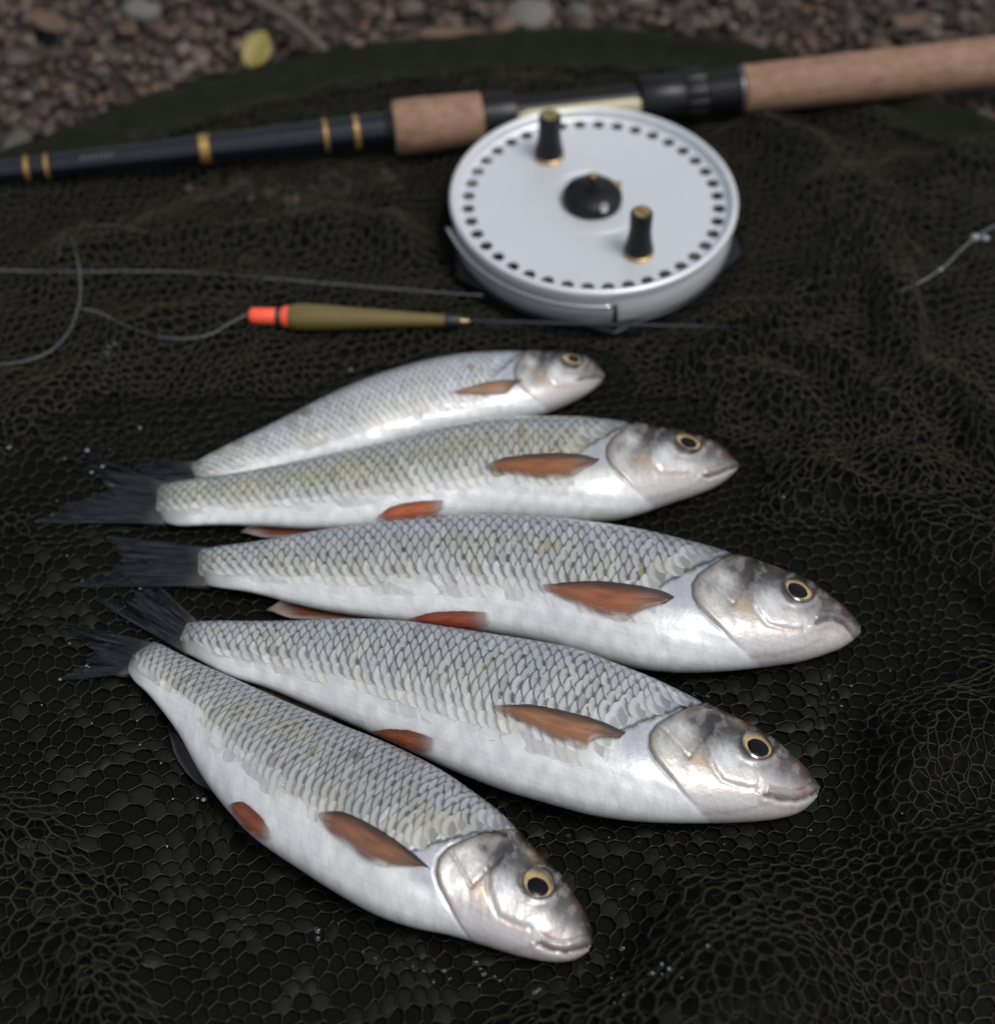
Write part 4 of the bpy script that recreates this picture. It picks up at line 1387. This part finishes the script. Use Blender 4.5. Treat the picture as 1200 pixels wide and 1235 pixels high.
for n_, (lo, hi) in ((520, (.0042, .0085)), (4300, (.0027, .0048)), (9500, (.0012, .0028))):
    q = np.c_[r.uniform(-.36, .36, n_), r.uniform(.10, .48, n_)]
    for p, s_ in zip(q, r.uniform(lo, hi, n_)):
        spots.append((p[0], p[1], s_))
spots = np.array(spots)
yr = np.interp(spots[:, 0], RIMW[:, 0], RIMW[:, 1])
pxs = proj(np.c_[spots[:, :2], np.zeros(len(spots))])
under = ((pxs[:, 0] > 150) & (pxs[:, 0] < 500) & (pxs[:, 1] > 170) & (pxs[:, 1] < 250))
outside = spots[:, 1] > yr + .004
vis = outside | (under & (r.random(len(spots)) < .8))
vis &= (pxs[:, 0] > -160) & (pxs[:, 0] < 1360) & (pxs[:, 1] > -220)
spots = spots[vis]
inframe = (pxs[vis, 1] > -4) & (pxs[vis, 0] > 0) & (pxs[vis, 0] < 1200)
# big pale stones the photograph shows
BIG = [(640, 18, .013, (.30, .28, .25)), (172, 10, .011, (.26, .26, .24)), (555, 42, .010, (.22, .15, .10)), (700, 12, .009, (.2, .19, .18)), (20, 170, .010, (.16, .15, .11)), (290, 215, .006, (.20, .18, .16)), (322, 200, .0042, (.22, .2, .18)), (348, 192, .004, (.2, .18, .17)), (460, 182, .006, (.20, .15, .10)), (205, 228, .0045, (.14, .12, .1)), (480, 228, .004, (.17, .16, .16))]
order = np.argsort(-(spots[:, 2] + inframe * 1.0))
taken = 0
gv, gf, gc = [], [], []
for (x, y, s_, c_) in BIG:
    P = at(x, y, .002)
    me = protos[taken % 7][0].copy(); me.materials.clear()
    ca = me.color_attributes.new('Col', 'FLOAT_COLOR', 'POINT')
    ca.data.foreach_set('color', np.tile([*(q_ * .6 for q_ in c_), 1.0], len(me.vertices)).astype(np.float32))
    o = link('pebble', me, M_PEB2, ground, (P[0], P[1], s_ * .35 - .003)); o.scale = (s_, s_ * .85, s_ * .8); o.rotation_euler = (0, 0, r.uniform(0, 6))
    taken += 1
for k in order:
    x, y, s_ = spots[k]
    me, V = protos[r.integers(7)]
    rot = (r.normal(0, .3), r.normal(0, .3), r.uniform(0, 2 * PI))
    zc = -.004 + s_ * .45 + (r.random() * .004 if s_ < .004 else 0)
    if taken < 300:
        o = bpy.data.objects.new('pebble', me); COL.objects.link(o); o.parent = ground
        o.location = (x, y, zc); o.rotation_euler = rot; o.scale = (s_,) * 3
        taken += 1
    else:
        ce, se = math.cos(rot[2]), math.sin(rot[2])
        W1 = IV1 * [1, r.uniform(.65, 1), r.uniform(.5, .8)] * (1 + r.normal(0, .12, (len(IV1), 1)))
        W1 = np.c_[W1[:, 0] * ce - W1[:, 1] * se, W1[:, 0] * se + W1[:, 1] * ce, W1[:, 2]] * s_ + [x, y, zc]
        gf.append(IF1 + len(gv) * len(IV1)); gv.append(W1)
        gc.append(np.tile(np.array(PEBC[r.integers(12)]) * r.uniform(.7, 1.2), (len(IV1), 1)))
o = link('gravel', mesh_np('gravel', np.vstack(gv), np.vstack(gf), None, np.vstack(gc)), M_PEB2)
tag(o, 'fine mixed gravel between the pebbles of the bank', 'gravel', kind='stuff')

# leaf, leaf litter and twig on the gravel
M_LEAF = simple('yellow_leaf', (.20, .165, .035), .5, 0, .25, 250, .3)
M_DEAD = simple('dead_leaf', (.095, .058, .038), .7, 0, .4, 200, .4)
M_TWIG = simple('twig_bark', (.075, .058, .050), .8, 0, .4, 300, .6)


def leaf(px, py, length, width, ang, mat, label, z=.008, curl=.2, tilt=0.0):
    P = at(px, py, z)
    root = thing('leaf', label, 'leaf', P)
    nu, nv = 14, 7
    V = []
    for i in range(nu):
        u = i / (nu - 1)
        w = width * .5 * math.sin(PI * u**.85)**.8 if 0 < u < 1 else 0
        for j in range(nv):
            q = (j / (nv - 1) - .5) * 2
            x, y = (u - .5) * length, q * w
            z_ = curl * length * ((u - .5)**2) + .25 * abs(q) * w - .0004 * math.cos(q * 9)
            ca, sa = math.cos(ang), math.sin(ang)
            V.append((x * ca - y * sa, x * sa + y * ca, z_ + tilt * (x * sa + y * ca)))
    o = link('blade', mesh_np('blade', np.array(V), gridF(nu, nv)), mat, root)
    m = o.modifiers.new('thickness', 'SOLIDIFY'); m.thickness = .0003
    ca, sa = math.cos(ang), math.sin(ang)
    pts = [(-(.5 + .5 * k) * length * ca + 0, -(.5 + .5 * k) * length * sa, .0005 + curl * length * .25 * (1 - k)) for k in np.linspace(0, .7, 5)]
    tube('stalk', pts, length * .018, mat, root, 6)
    return root


leaf(310, 61, .017, .0135, 1.1, M_LEAF, 'small yellow leaf lying on the brown gravel behind the net', .009, .2, .55)
leaf(545, 44, .030, .012, .1, M_DEAD, 'curled brown dead leaf on the gravel just behind the rim of the net', .008, .35)
leaf(60, 28, .024, .012, 2.4, M_DEAD, 'brown dead leaf half buried in gravel far from the rod', .007, .3)
leaf(1100, 28, .020, .010, .6, M_DEAD, 'dead leaf on the gravel above the cork handle', .008, .3)
tw = at(np.array([255, 300, 345, 372, 402]), np.array([-22, 2, 26, 44, 68]), .009)
tw[:, 2] += [.002, .003, .0025, .001, -.002]
twig = thing('twig', 'grey brown twig lying on the gravel beside the yellow leaf', 'twig', tw[2])
tube('stem', tw - tw[2], [.0032, .0030, .0030, .0027, .0024], M_TWIG, twig, 8)
sb = np.array([tw[1], tw[1] + [.012, .010, .003], tw[1] + [.026, .014, .004]])
tube('side_shoot', sb - tw[2], [.0016, .0013, .0008], M_TWIG, twig, 6)

# ------------------------------------------------------------------ rod
M_BLANK = simple('rod_blank', (.005, .0065, .011), .13, 0, .3, 80, 0, .25, .4)
M_SEAT = simple('reel_seat_plastic', (.006, .006, .0075), .34, 0, .2, 300, .05, 0, .28)
M_GOLD = simple('gold_whipping', (.34, .20, .055), .35, .5, .2, 900, .1, .6)
M_ALU = simple('satin_aluminium', (.70, .72, .74), .34, .9, .05, 60, 0)


def mat_cork():
    t = NT('cork')
    v = t.objvec()
    mp = t.n('ShaderNodeMapping'); mp.inputs['Scale'].default_value = (1, 1, .45)
    t.l(v, mp.inputs['Vector'])
    n = t.noise(330, 5, .7, mp.outputs[0]); n2 = t.noise(90, 3, .6, v)
    vo = t.n('ShaderNodeTexVoronoi'); vo.inputs['Scale'].default_value = 420; t.l(mp.outputs[0], vo.inputs['Vector'])
    c = t.ramp(n.outputs['Fac'], [(.30, (.15, .085, .055)), (.48, (.25, .148, .095)), (.7, (.32, .20, .135))])
    c = t.mix(t.math('MULTIPLY', n2.outputs['Fac'], .5), c, (.55, .48, .45), 'MULTIPLY')
    pit = t.math('MULTIPLY', t.math('SUBTRACT', .14, vo.outputs['Distance']), 3.0, True)
    c = t.mix(pit, c, (.09, .045, .03))
    t.set(Base_Color=c, Roughness=.75)
    t.bump(t.math('SUBTRACT', n.outputs['Fac'], pit), .4, .0006)
    return t.m


M_CORK = mat_cork()
R0, R1 = at(-40, 210.5, .0155), at(1240, 69.5, .0205)
RDIR = (R1 - R0) / np.linalg.norm(R1 - R0)


def rod_s(px):
    lo, hi = -1.0, 2.0
    for _ in range(60):
        m = (lo + hi) / 2
        x = proj(R0 + RDIR * m)[0]
        if x < px:
            lo = m
        else:
            hi = m
    return lo


S0 = rod_s(700)
rod = thing('fishing_rod', 'black fishing rod with cork grips and gold bands lying across the net', 'fishing rod', R0 + RDIR * S0)
rq = Vector(RDIR).to_track_quat('Z', 'Y')


def rod_part(name, prof, mat, segs=40, mod=None, rotation=0.0, parent=None, ang=35):
    """prof: (pixel x, thickness in pixels) pairs along the rod"""
    pr = []
    for x, th in prof:
        s_ = rod_s(x)
        pr.append((s_ - S0, px2m(th / 2, R0 + RDIR * s_)))
    me = lathe_mesh(name, pr, segs, mod, ang)
    o = link(name, me, mat, parent or rod)
    if parent is None:
        o.rotation_mode = 'QUATERNION'; o.rotation_quaternion = rq
    return o


rod_part('blank', [(-700, 12), (-300, 20), (-40, 26), (20, 27.5), (250, 33), (380, 38), (466, 42), (474, 42)], M_BLANK)
for x, w, th in ((33, 5, 30), (57, 4, 30), (247, 11, 35.5), (393, 4, 40.5), (430, 5, 42.5)):
    rod_part('whipping', [(x - w / 2 - 1, th - 3), (x - w / 2, th), (x + w / 2, th), (x + w / 2 + 1, th - 3)], M_GOLD)
rod_part('winding_check', [(464, 43), (466, 47), (474, 49), (476, 45)], M_SEAT)
rod_part('foregrip', [(473.5, 52), (475, 61), (480, 65), (500, 66), (545, 64), (578, 62.5), (581, 61)], M_CORK, 48)
rod_part('hood', [(580.5, 56), (582, 60), (600, 60), (617, 59), (621, 57), (622, 50)], M_SEAT)
rod_part('reel_seat', [(621, 42), (660, 42), (700, 42), (771, 42)], M_SEAT)
M_NUTmod = lambda a, z: 1 + .025 * math.copysign(1, math.sin(a * 16)) if abs(math.sin(a * 16)) > .3 else 1 + .083 * math.sin(a * 16)
rod_part('locking_nut', [(768, 46), (770, 57), (772, 59), (800, 58.5), (822, 58), (824, 56)], M_SEAT)
rod_part('knurled_ring', [(823, 55), (825, 60), (830, 61.5), (845, 61), (849, 59.5), (850, 54)], M_SEAT, 96, M_NUTmod, ang=20)
prof = [(849.5, 48)]
x = 851.0
while x < 888:
    prof += [(x, 50), (x + 2.5, 53.5), (x + 4.5, 53.5), (x + 7, 50)]
    x += 7.6
prof += [(890, 50)]
rod_part('screw_thread', prof, M_SEAT, 40)
rod_part('end_ring', [(889, 50), (890, 55), (893, 55), (895, 52)], simple('grey_end_ring', (.12, .12, .13), .4, .6))
rod_part('butt_grip', [(894.5, 54), (896, 58), (930, 58.5), (1050, 59.5), (1200, 61), (1400, 62), (1600, 63), (1615, 58)], M_CORK, 48)
rod_part('butt_cap', [(1612, 60), (1616, 64), (1650, 64), (1660, 54)], M_SEAT)
# worn pale lettering on the blank (illegible in the photograph: only short worn strokes)
M_WORN = simple('worn_print', (.10, .10, .11), .5, 0, .4, 800)
wd = []
cam_side = CAM - (R0 + RDIR * rod_s(120)); cam_side -= RDIR * (cam_side @ RDIR); cam_side /= np.linalg.norm(cam_side)
upd = np.cross(RDIR, cam_side)
for k, xx in enumerate(np.arange(101, 142, 5.2)):
    c0 = R0 + RDIR * rod_s(xx)
    rr_ = px2m(15.1, c0) * 1.012
    for seg in range(2):
        for dz in np.linspace(-.30, .10, 4)[:-1]:
            pass
    hgt = [.34, .30, .36, .26, .33, .31, .35, .28][k % 8]
    pts = []
    for a in np.linspace(-.50, -.50 + hgt, 5):
        pts.append(c0 + (cam_side * math.cos(a) - upd * math.sin(a) * -1) * rr_)
    wd.append(np.array(pts))
bmv, bmf = [], []
for pts in wd:
    w_ = px2m(.8, pts[0])
    for p in pts:
        bmv += [p - RDIR * w_, p + RDIR * w_]
    b0 = len(bmv) - 10
    bmf += [(b0 + 2 * i, b0 + 2 * i + 1, b0 + 2 * i + 3, b0 + 2 * i + 2) for i in range(4)]
me = mesh_np('worn_print', local(rod, np.array(bmv)), np.array(bmf))
o = link('worn_print', me, M_WORN, rod)

# ------------------------------------------------------------------ reel
M_FACE = None
t = NT('brushed_reel_face')
v = t.objvec()
n = t.noise(40, 3, .5, v); nfine = t.noise(1200, 3, .6, v)
t.set(Base_Color=t.mix(n.outputs['Fac'], (.62, .65, .69), (.70, .73, .765)), Metallic=.40)
r_ = t.math('MULTIPLY_ADD', nfine.outputs['Fac'], .10); r_.node.inputs[2].default_value = .36
t.l(r_, t.b.inputs['Roughness'])
wv = t.n('ShaderNodeTexWave', wave_type='RINGS', rings_direction='Z'); wv.inputs['Scale'].default_value = 900; wv.inputs['Distortion'].default_value = 1.5
t.l(v, wv.inputs['Vector'])
t.bump(t.math('ADD', wv.outputs['Fac'], nfine.outputs['Fac']), .12, .0002)
M_FACE = t.m
M_BRASS = simple('brass', (.46, .33, .16), .42, .8, .12, 500, 0)
M_BRASS2 = simple('pale_brass_foot', (.50, .46, .31), .5, .3, .12, 300, 0)
M_BLACKP = simple('black_handle', (.005, .0055, .007), .4, 0, .2, 400, .05, 0, .3)
M_BACK = simple('black_backplate', (.010, .010, .013), .4, .2, .3, 300, .05)
M_STEEL = simple('polished_steel', (.72, .73, .74), .16, 1, .06, 300, 0)

RR = px2m(174.5, REELC)
reel = thing('fishing_reel', 'silver centrepin reel with ring of drilled holes and two black handles', 'fishing reel', (REELC[0], REELC[1], 0))
ZT = REEL_H                      # top of the lip
ZF = ZT - .0042                  # face


def reel_part(name, me, mat, parent=None, loc=(0, 0, 0)):
    return link(name, me, mat, parent or reel, loc)


# face plate with real holes
def face_plate():
    bm = bmesh.new()
    NH, r1, r2, rh = 40, RR * .816, RR * .922, RR * .0465
    rm = RR * .870

    def vz(r, a, z):
        return bm.verts.new((r * math.cos(a), r * math.sin(a), z))
    da = 2 * PI / NH
    cache = {}

    def g(r, ia, z):
        k = (round(r, 6), ia % (NH * 4), round(z, 6))
        if k not in cache:
            cache[k] = vz(r, ia * da / 4, z)
        return cache[k]
    for h in range(NH):
        i0 = h * 4
        ca = (i0 + 2) * da / 4
        ring = [g(r1, i0 + q, ZF) for q in range(5)]
        mid_r = g(rm, i0 + 4, ZF)
        ring2 = [g(r2, i0 + q, ZF) for q in range(4, -1, -1)]
        mid_l = g(rm, i0, ZF)
        loop = ring + [mid_r] + ring2 + [mid_l]           # 12 verts
        cx, cy = rm * math.cos(ca), rm * math.sin(ca)
        hole, hole2 = [], []
        for q in loop:
            th = math.atan2(q.co.y - cy, q.co.x - cx)
            hole.append(bm.verts.new((cx + rh * math.cos(th), cy + rh * math.sin(th), ZF)))
            hole2.append(bm.verts.new((cx + rh * math.cos(th), cy + rh * math.sin(th), ZF - .0009)))
        for q in range(12):
            w = (q + 1) % 12
            bm.faces.new((loop[q], loop[w], hole[w], hole[q]))
            bm.faces.new((hole[q], hole[w], hole2[w], hole2[q]))
    prof_in = [(RR * .75, ZF), (RR * .336, ZF), (RR * .333, ZF - .00012), (RR * .330, ZF), (RR * .1, ZF)]
    prev = [g(r1, i, ZF) for i in range(NH * 4)]
    for r_, z_ in prof_in:
        cur = [vz(r_, i * da / 4, z_) for i in range(NH * 4)]
        for i in range(NH * 4):
            j = (i + 1) % (NH * 4)
            bm.faces.new((prev[i], prev[j], cur[j], cur[i]))
        prev = cur
    bm.faces.new(prev)
    prev = [g(r2, i, ZF) for i in range(NH * 4)]
    lip = [(RR * .925, ZF + .0001), (RR * .938, ZF + .0006), (RR * .946, ZT - .0012), (RR * .953, ZT - .0004), (RR * .965, ZT), (RR * .982, ZT), (RR * .994, ZT - .0005), (RR * 1.0, ZT - .0014), (RR * 1.0, ZT - .0026), (RR * .992, ZT - .0036), (RR * .975, ZT - .0040), (RR * .93, ZT - .0042)]
    for r_, z_ in lip:
        cur = [vz(r_, i * da / 4, z_) for i in range(NH * 4)]
        for i in range(NH * 4):
            j = (i + 1) % (NH * 4)
            bm.faces.new((prev[i], prev[j], cur[j], cur[i]))
        prev = cur
    bmesh.ops.recalc_face_normals(bm, faces=bm.faces)
    me = bpy.data.meshes.new('drum_face')
    for f in bm.faces:
        f.smooth = True
    for e in bm.edges:
        if len(e.link_faces) == 2 and e.calc_face_angle(0) > math.radians(14) and min(v_.co.xy.length for v_ in e.verts) < RR * .93 or (len(e.link_faces) == 2 and e.calc_face_angle(0) > math.radians(42)):
            e.smooth = False
    bm.to_mesh(me); bm.free()
    return me


reel_part('drum_face', face_plate(), M_FACE)
ZB = .0064
reel_part('cage', lathe_mesh('cage', [(ZB, RR * .90), (ZB, RR * .968), (ZB + .0006, RR * .975), (ZT - .0060, RR * .970), (ZT - .0054, RR * .962), (ZT - .0052, RR * .952), (ZT - .0056, RR * .945), (ZB + .003, RR * .94)], 160, None, 40, False), M_FACE)
reel_part('drum', lathe_mesh('drum', [(ZB + .0005, RR * .5), (ZB + .0012, RR * .93), (ZB + .0022, RR * .93), (ZB + .0030, RR * .72), (ZF - .003, RR * .70), (ZF - .0026, RR * .60)], 96, None, 40, False), simple('dark_drum', (.34, .36, .38), .4, .5))
# spool of line wound on the drum
# backplate with three corner lugs
lug_a = [math.radians(-14), math.radians(-84), math.radians(-152), math.radians(90)]


def back_prof(a, z):
    f = 1.0
    for la in lug_a:
        d = (a - la + PI) % (2 * PI) - PI
        f = max(f, 1.0 + .085 * max(0, 1 - abs(d) / .20))
    return f


reel_part('backplate', lathe_mesh('backplate', [(.0016, RR * .93), (.0018, RR * .965), (.0024, RR * .98), (.0056, RR * .985), (.0061, RR * .975), (.0061, RR * .5)], 180, back_prof, 30), M_BACK)


def handle(px, py):
    P = at(px, py, ZF)
    lx, ly = P[0] - REELC[0], P[1] - REELC[1]
    k = px2m(1.13, P)
    h = .0208
    me = lathe_mesh('handle', [(.0014, k * 14.5), (.0022, k * 15.5), (.0030, k * 15.6), (.0046, k * 14.6), (.0075, k * 13.0), (.0120, k * 11.6), (h - .0018, k * 12.0), (h - .0006, k * 11.8), (h, k * 10.6), (h, k * 8.9), (h - .0005, k * 8.8)], 36, None, 30)
    o = reel_part('handle', me, M_BLACKP, None, (lx, ly, ZF))
    o2 = reel_part('collar', lathe_mesh('collar', [(0, k * 15.5), (.0003, k * 16.4), (.0012, k * 16.4), (.0016, k * 15.0)], 36, None, 30), M_BRASS, o)
    bm = bmesh.new()
    # slotted screw head: two half discs with a gap
    r_ = k * 8.6
    for sgn in (-1, 1):
        vs_ = []
        for zq in (h - .0006, h + .0002):
            ring = []
            for i in range(13):
                a = PI * i / 12
                ring.append(bm.verts.new((r_ * math.cos(a) * sgn, (r_ * math.sin(a) * .95 + r_ * .09) * sgn, zq)))
            vs_.append(ring)
        bm.faces.new(vs_[1]); bm.faces.new(list(reversed(vs_[0])))
        for i in range(13):
            j = (i + 1) % 13
            bm.faces.new((vs_[0][i], vs_[0][j], vs_[1][j], vs_[1][i]))
    bmesh.ops.recalc_face_normals(bm, faces=bm.faces)
    rotm = Matrix.Rotation(-.9, 4, 'Z')
    bm.transform(rotm)
    me = bpy.data.meshes.new('screw'); bm.to_mesh(me); bm.free()
    reel_part('screw', me, M_BRASS, o)
    return o


handle(662, 188)
handle(770, 305)
hk = px2m(1.05, REELC)
HP = at(714, 242, ZF) - np.array([REELC[0], REELC[1], 0])
hub = reel_part('hub_cap', lathe_mesh('hub_cap', [(0, hk * 34.5), (.0012, hk * 35), (.0034, hk * 34.2), (.0046, hk * 32), (.0058, hk * 26), (.0066, hk * 18), (.0070, hk * 11), (.0090, hk * 9), (.0118, hk * 8.2), (.0126, hk * 7.4), (.0126, hk * 4)], 48, None, 40), M_BLACKP, None, (HP[0], HP[1], ZF))
reel_part('spindle_pin', lathe_mesh('spindle_pin', [(.0120, hk * 4.6), (.0130, hk * 4.8), (.0136, hk * 4.0), (.0139, hk * 2)], 20), M_BRASS, hub)
q = at(728, 250, ZF + .005) - np.array([REELC[0], REELC[1], 0]) - np.array([HP[0], HP[1], 0])
reel_part('cap_screw', lathe_mesh('cap_screw', [(.0040, hk * 5), (.0060, hk * 5.2), (.0066, hk * 4.2), (.0068, hk * 2)], 20), M_STEEL, hub, (q[0], q[1], 0))
q = at(742, 226, ZF + .003) - np.array([REELC[0], REELC[1], 0]) - np.array([HP[0], HP[1], 0])
me = lathe_mesh('brass_catch', [(.0010, hk * 4), (.0046, hk * 4.4), (.0052, hk * 3)], 14)
o = reel_part('brass_catch', me, M_BRASS, hub, (q[0], q[1], 0)); o.scale = (1.0, 2.2, 1); o.rotation_euler = (0, 0, -.9)

# line guard: bright wire round the near edge, ending at a dark post
gp = []
a0, a1 = math.radians(196), math.radians(275)
for i in range(40):
    a = a0 + (a1 - a0) * i / 39
    rr_ = RR * (1.028 + .02 * math.exp(-i / 3.0))
    gp.append((rr_ * math.cos(a), rr_ * math.sin(a), ZT - .0058 + .0022 * math.exp(-i / 6.0)))
gp = np.array(gp)
tube('line_guard', gp, .0009, M_STEEL, reel, 8)
tube('guard_post', np.array([gp[-1] + [.0012, 0, .0002], gp[-1] + [.0014, 0, -.004], gp[-1] + [.0016, 0.001, -.012]]), .0010, M_BACK, reel, 8)
# reel foot: pale brass plate clamped to the near side of the rod
f0, f1 = rod_s(612), rod_s(782)
nseg, na = 24, 7
V = []
rs_ = px2m(21, R0 + RDIR * rod_s(700))
down = CAM - (R0 + RDIR * rod_s(700)); down[2] = 0; down -= RDIR * (down @ RDIR); down /= np.linalg.norm(down)
up3 = np.cross(down, RDIR); up3 *= np.sign(up3[2])
for lay in (1.03, 1.20):
    for i in range(nseg):
        s_ = f0 + (f1 - f0) * i / (nseg - 1)
        e_ = min(i, nseg - 1 - i) / 3.0
        wd_ = .50 * min(1, .55 + e_ * .45)
        l_ = lay if lay < 1.1 else lay - .10 * max(0, 1 - e_)
        for j in range(na):
            a = (j / (na - 1) - .5) * 2 * wd_ + .30
            p = R0 + RDIR * s_ + (down * math.cos(a) + up3 * math.sin(a)) * rs_ * l_
            V.append(p)
F = gridF(nseg, na); n0 = nseg * na
rim = [k for k in range(na)] + [i * na + na - 1 for i in range(1, nseg)] + [(nseg - 1) * na + k for k in range(na - 2, -1, -1)] + [i * na for i in range(nseg - 2, 0, -1)]
rf = [(rim[i], rim[(i + 1) % len(rim)], rim[(i + 1) % len(rim)] + n0, rim[i] + n0) for i in range(len(rim))]
me = mesh_np('reel_foot', np.array(V) - np.array([REELC[0], REELC[1], 0]), np.vstack([F[:, ::-1], F + n0, np.array(rf)]), smooth=False)
bm = bmesh.new(); bm.from_mesh(me); bmesh.ops.recalc_face_normals(bm, faces=bm.faces); bm.to_mesh(me); bm.free()
foot = reel_part('reel_foot', me, M_BRASS2)
# stem between plate and cage
pm = R0 + RDIR * rod_s(700) + down * rs_ * 1.2 - np.array([REELC[0], REELC[1], 0])
bm = bmesh.new()
bmesh.ops.create_cube(bm, size=1)
ya, yb = RR * .95, pm[1]
for vv in bm.verts:
    vv.co = (pm[0] * .8 + vv.co.x * .016, (ya + yb) / 2 + vv.co.y * abs(yb - ya) * 1.1, .012 + vv.co.z * .008)
bmesh.ops.bevel(bm, geom=bm.edges[:], offset=.001, segments=2, affect='EDGES')
me = bpy.data.meshes.new('foot_stem'); bm.to_mesh(me); bm.free()
reel_part('stem', me, M_BRASS2, foot)

# ------------------------------------------------------------------ float
M_ORANGE = simple('fluorescent_orange_paint', (.90, .105, .045), .4, 0, .08, 500, 0, .3)
M_OLIVE = simple('olive_varnish', (.125, .092, .022), .28, 0, .15, 60, 0, .6)
M_RUB = simple('black_silicone', (.008, .009, .012), .5, 0, .2, 500)
M_WIRE = simple('float_stem', (.030, .033, .045), .3, .3, .2, 500)
Q0, Q1 = at(300, 380.5, .0085), at(895, 395, .0135)
QD = (Q1 - Q0) / np.linalg.norm(Q1 - Q0)
flo = thing('fishing_float', 'fishing float with orange tip and olive body lying in front of the reel', 'float', Q0)
fq = Vector(QD).to_track_quat('Z', 'Y')


def fs(px):
    lo, hi = -.5, .5
    for _ in range(50):
        m = (lo + hi) / 2
        if proj(Q0 + QD * m)[0] < px:
            lo = m
        else:
            hi = m
    return lo


def flo_part(name, prof, mat):
    pr = [(fs(x), px2m(th, Q0 + QD * fs(x))) for x, th in prof]
    o = link(name, lathe_mesh(name, pr, 32, None, 40), mat, flo)
    o.rotation_mode = 'QUATERNION'; o.rotation_quaternion = fq
    return o


flo_part('tip', [(299.5, 3), (300.5, 7), (303, 9.2), (306, 10), (332, 10.3), (334, 9.6)], M_ORANGE)
flo_part('tip_sleeve', [(295, 1.2), (297, 2.6), (300.2, 3.2)], M_RUB)
flo_part('band', [(333, 10.2), (334, 11.8), (338, 11.8), (340, 11)], M_RUB)
flo_part('shoulder', [(339.5, 11), (342, 12.2), (347, 13.6), (349, 13.2)], M_ORANGE)
flo_part('body', [(348, 13.2), (352, 15.2), (360, 16.4), (372, 16.6), (400, 15.2), (440, 12.6), (480, 10.2), (520, 8.1), (538, 7.2)], M_OLIVE)
flo_part('bottom_sleeve', [(537, 7.4), (538, 8.4), (554, 8.2), (556, 7)], M_RUB)
flo_part('ferrule', [(555, 4), (560, 3.2), (566, 2.4)], M_BRASS)
flo_part('stem', [(565, 2.2), (700, 2.2), (850, 2.0), (894, 1.6)], M_WIRE)

# ------------------------------------------------------------------ fishing line
t = NT('nylon_line')
ln = t.noise(900, 2, .5, t.objvec())
t.set(Base_Color=t.mix(ln.outputs['Fac'], (.10, .105, .115), (.20, .205, .215)), Roughness=.25, Alpha=.75)
M_LINE = t.m


def fline(pts, r, label, z=.006, zs=None):
    p = np.array(pts, float)
    P = at(p[:, 0], p[:, 1], zs if zs is not None else z)
    if zs is None:
        P2 = P.copy()
        P = P2
    o = tube('fishing_line', P - P.mean(0), r, M_LINE, None, 6, n=70)
    o.location = P.mean(0)
    tag(o, label, 'fishing line', 'loose fishing line on the net')
    return o


fline([(-60, 324), (60, 327), (200, 327), (300, 333), (400, 342), (500, 350), (582, 356)], .00028, 'clear line running from the reel to the left over the net', zs=np.array([.012, .011, .010, .010, .010, .011, .012]))
fline([(298, 379), (280, 388), (255, 402), (228, 408), (190, 405), (150, 392), (118, 376), (98, 372)], .00028, 'grey line curling from the orange tip of the float', zs=np.full(8, .010))
fline([(68, 318), (72, 296), (82, 284), (90, 298), (97, 340), (94, 372), (80, 404), (56, 426), (20, 437), (-40, 441)], .00028, 'loose curl of pale line looping below the long straight line', zs=np.array([.006, .010, .014, .014, .012, .010, .009, .009, .009, .008]))
fline([(1086, 350), (1110, 340), (1138, 322), (1160, 300), (1180, 284), (1206, 268)], .00042, 'short pale line end with knots at the edge of the net beside the reel', zs=np.array([.014, .017, .018, .018, .018, .016]))
o = bpy.data.objects[-1] if False else None
kn = [at(1134, 325, .018), at(1176, 286, .0182), at(1188, 287, .0182)]
base = [q for q in bpy.data.objects if q.name.startswith('fishing_line')][-1]
base = sorted([q for q in bpy.data.objects if q.name.startswith('fishing_line')], key=lambda q: q.name)[-1]
for p_, r_ in zip(kn, (.0010, .0020, .0017)):
    V = IV1 * r_ * np.array([1.2, 1, .9]) + (p_ - np.array(base.location))
    link('knot', mesh_np('knot', V, IF1), M_FROTH, base)
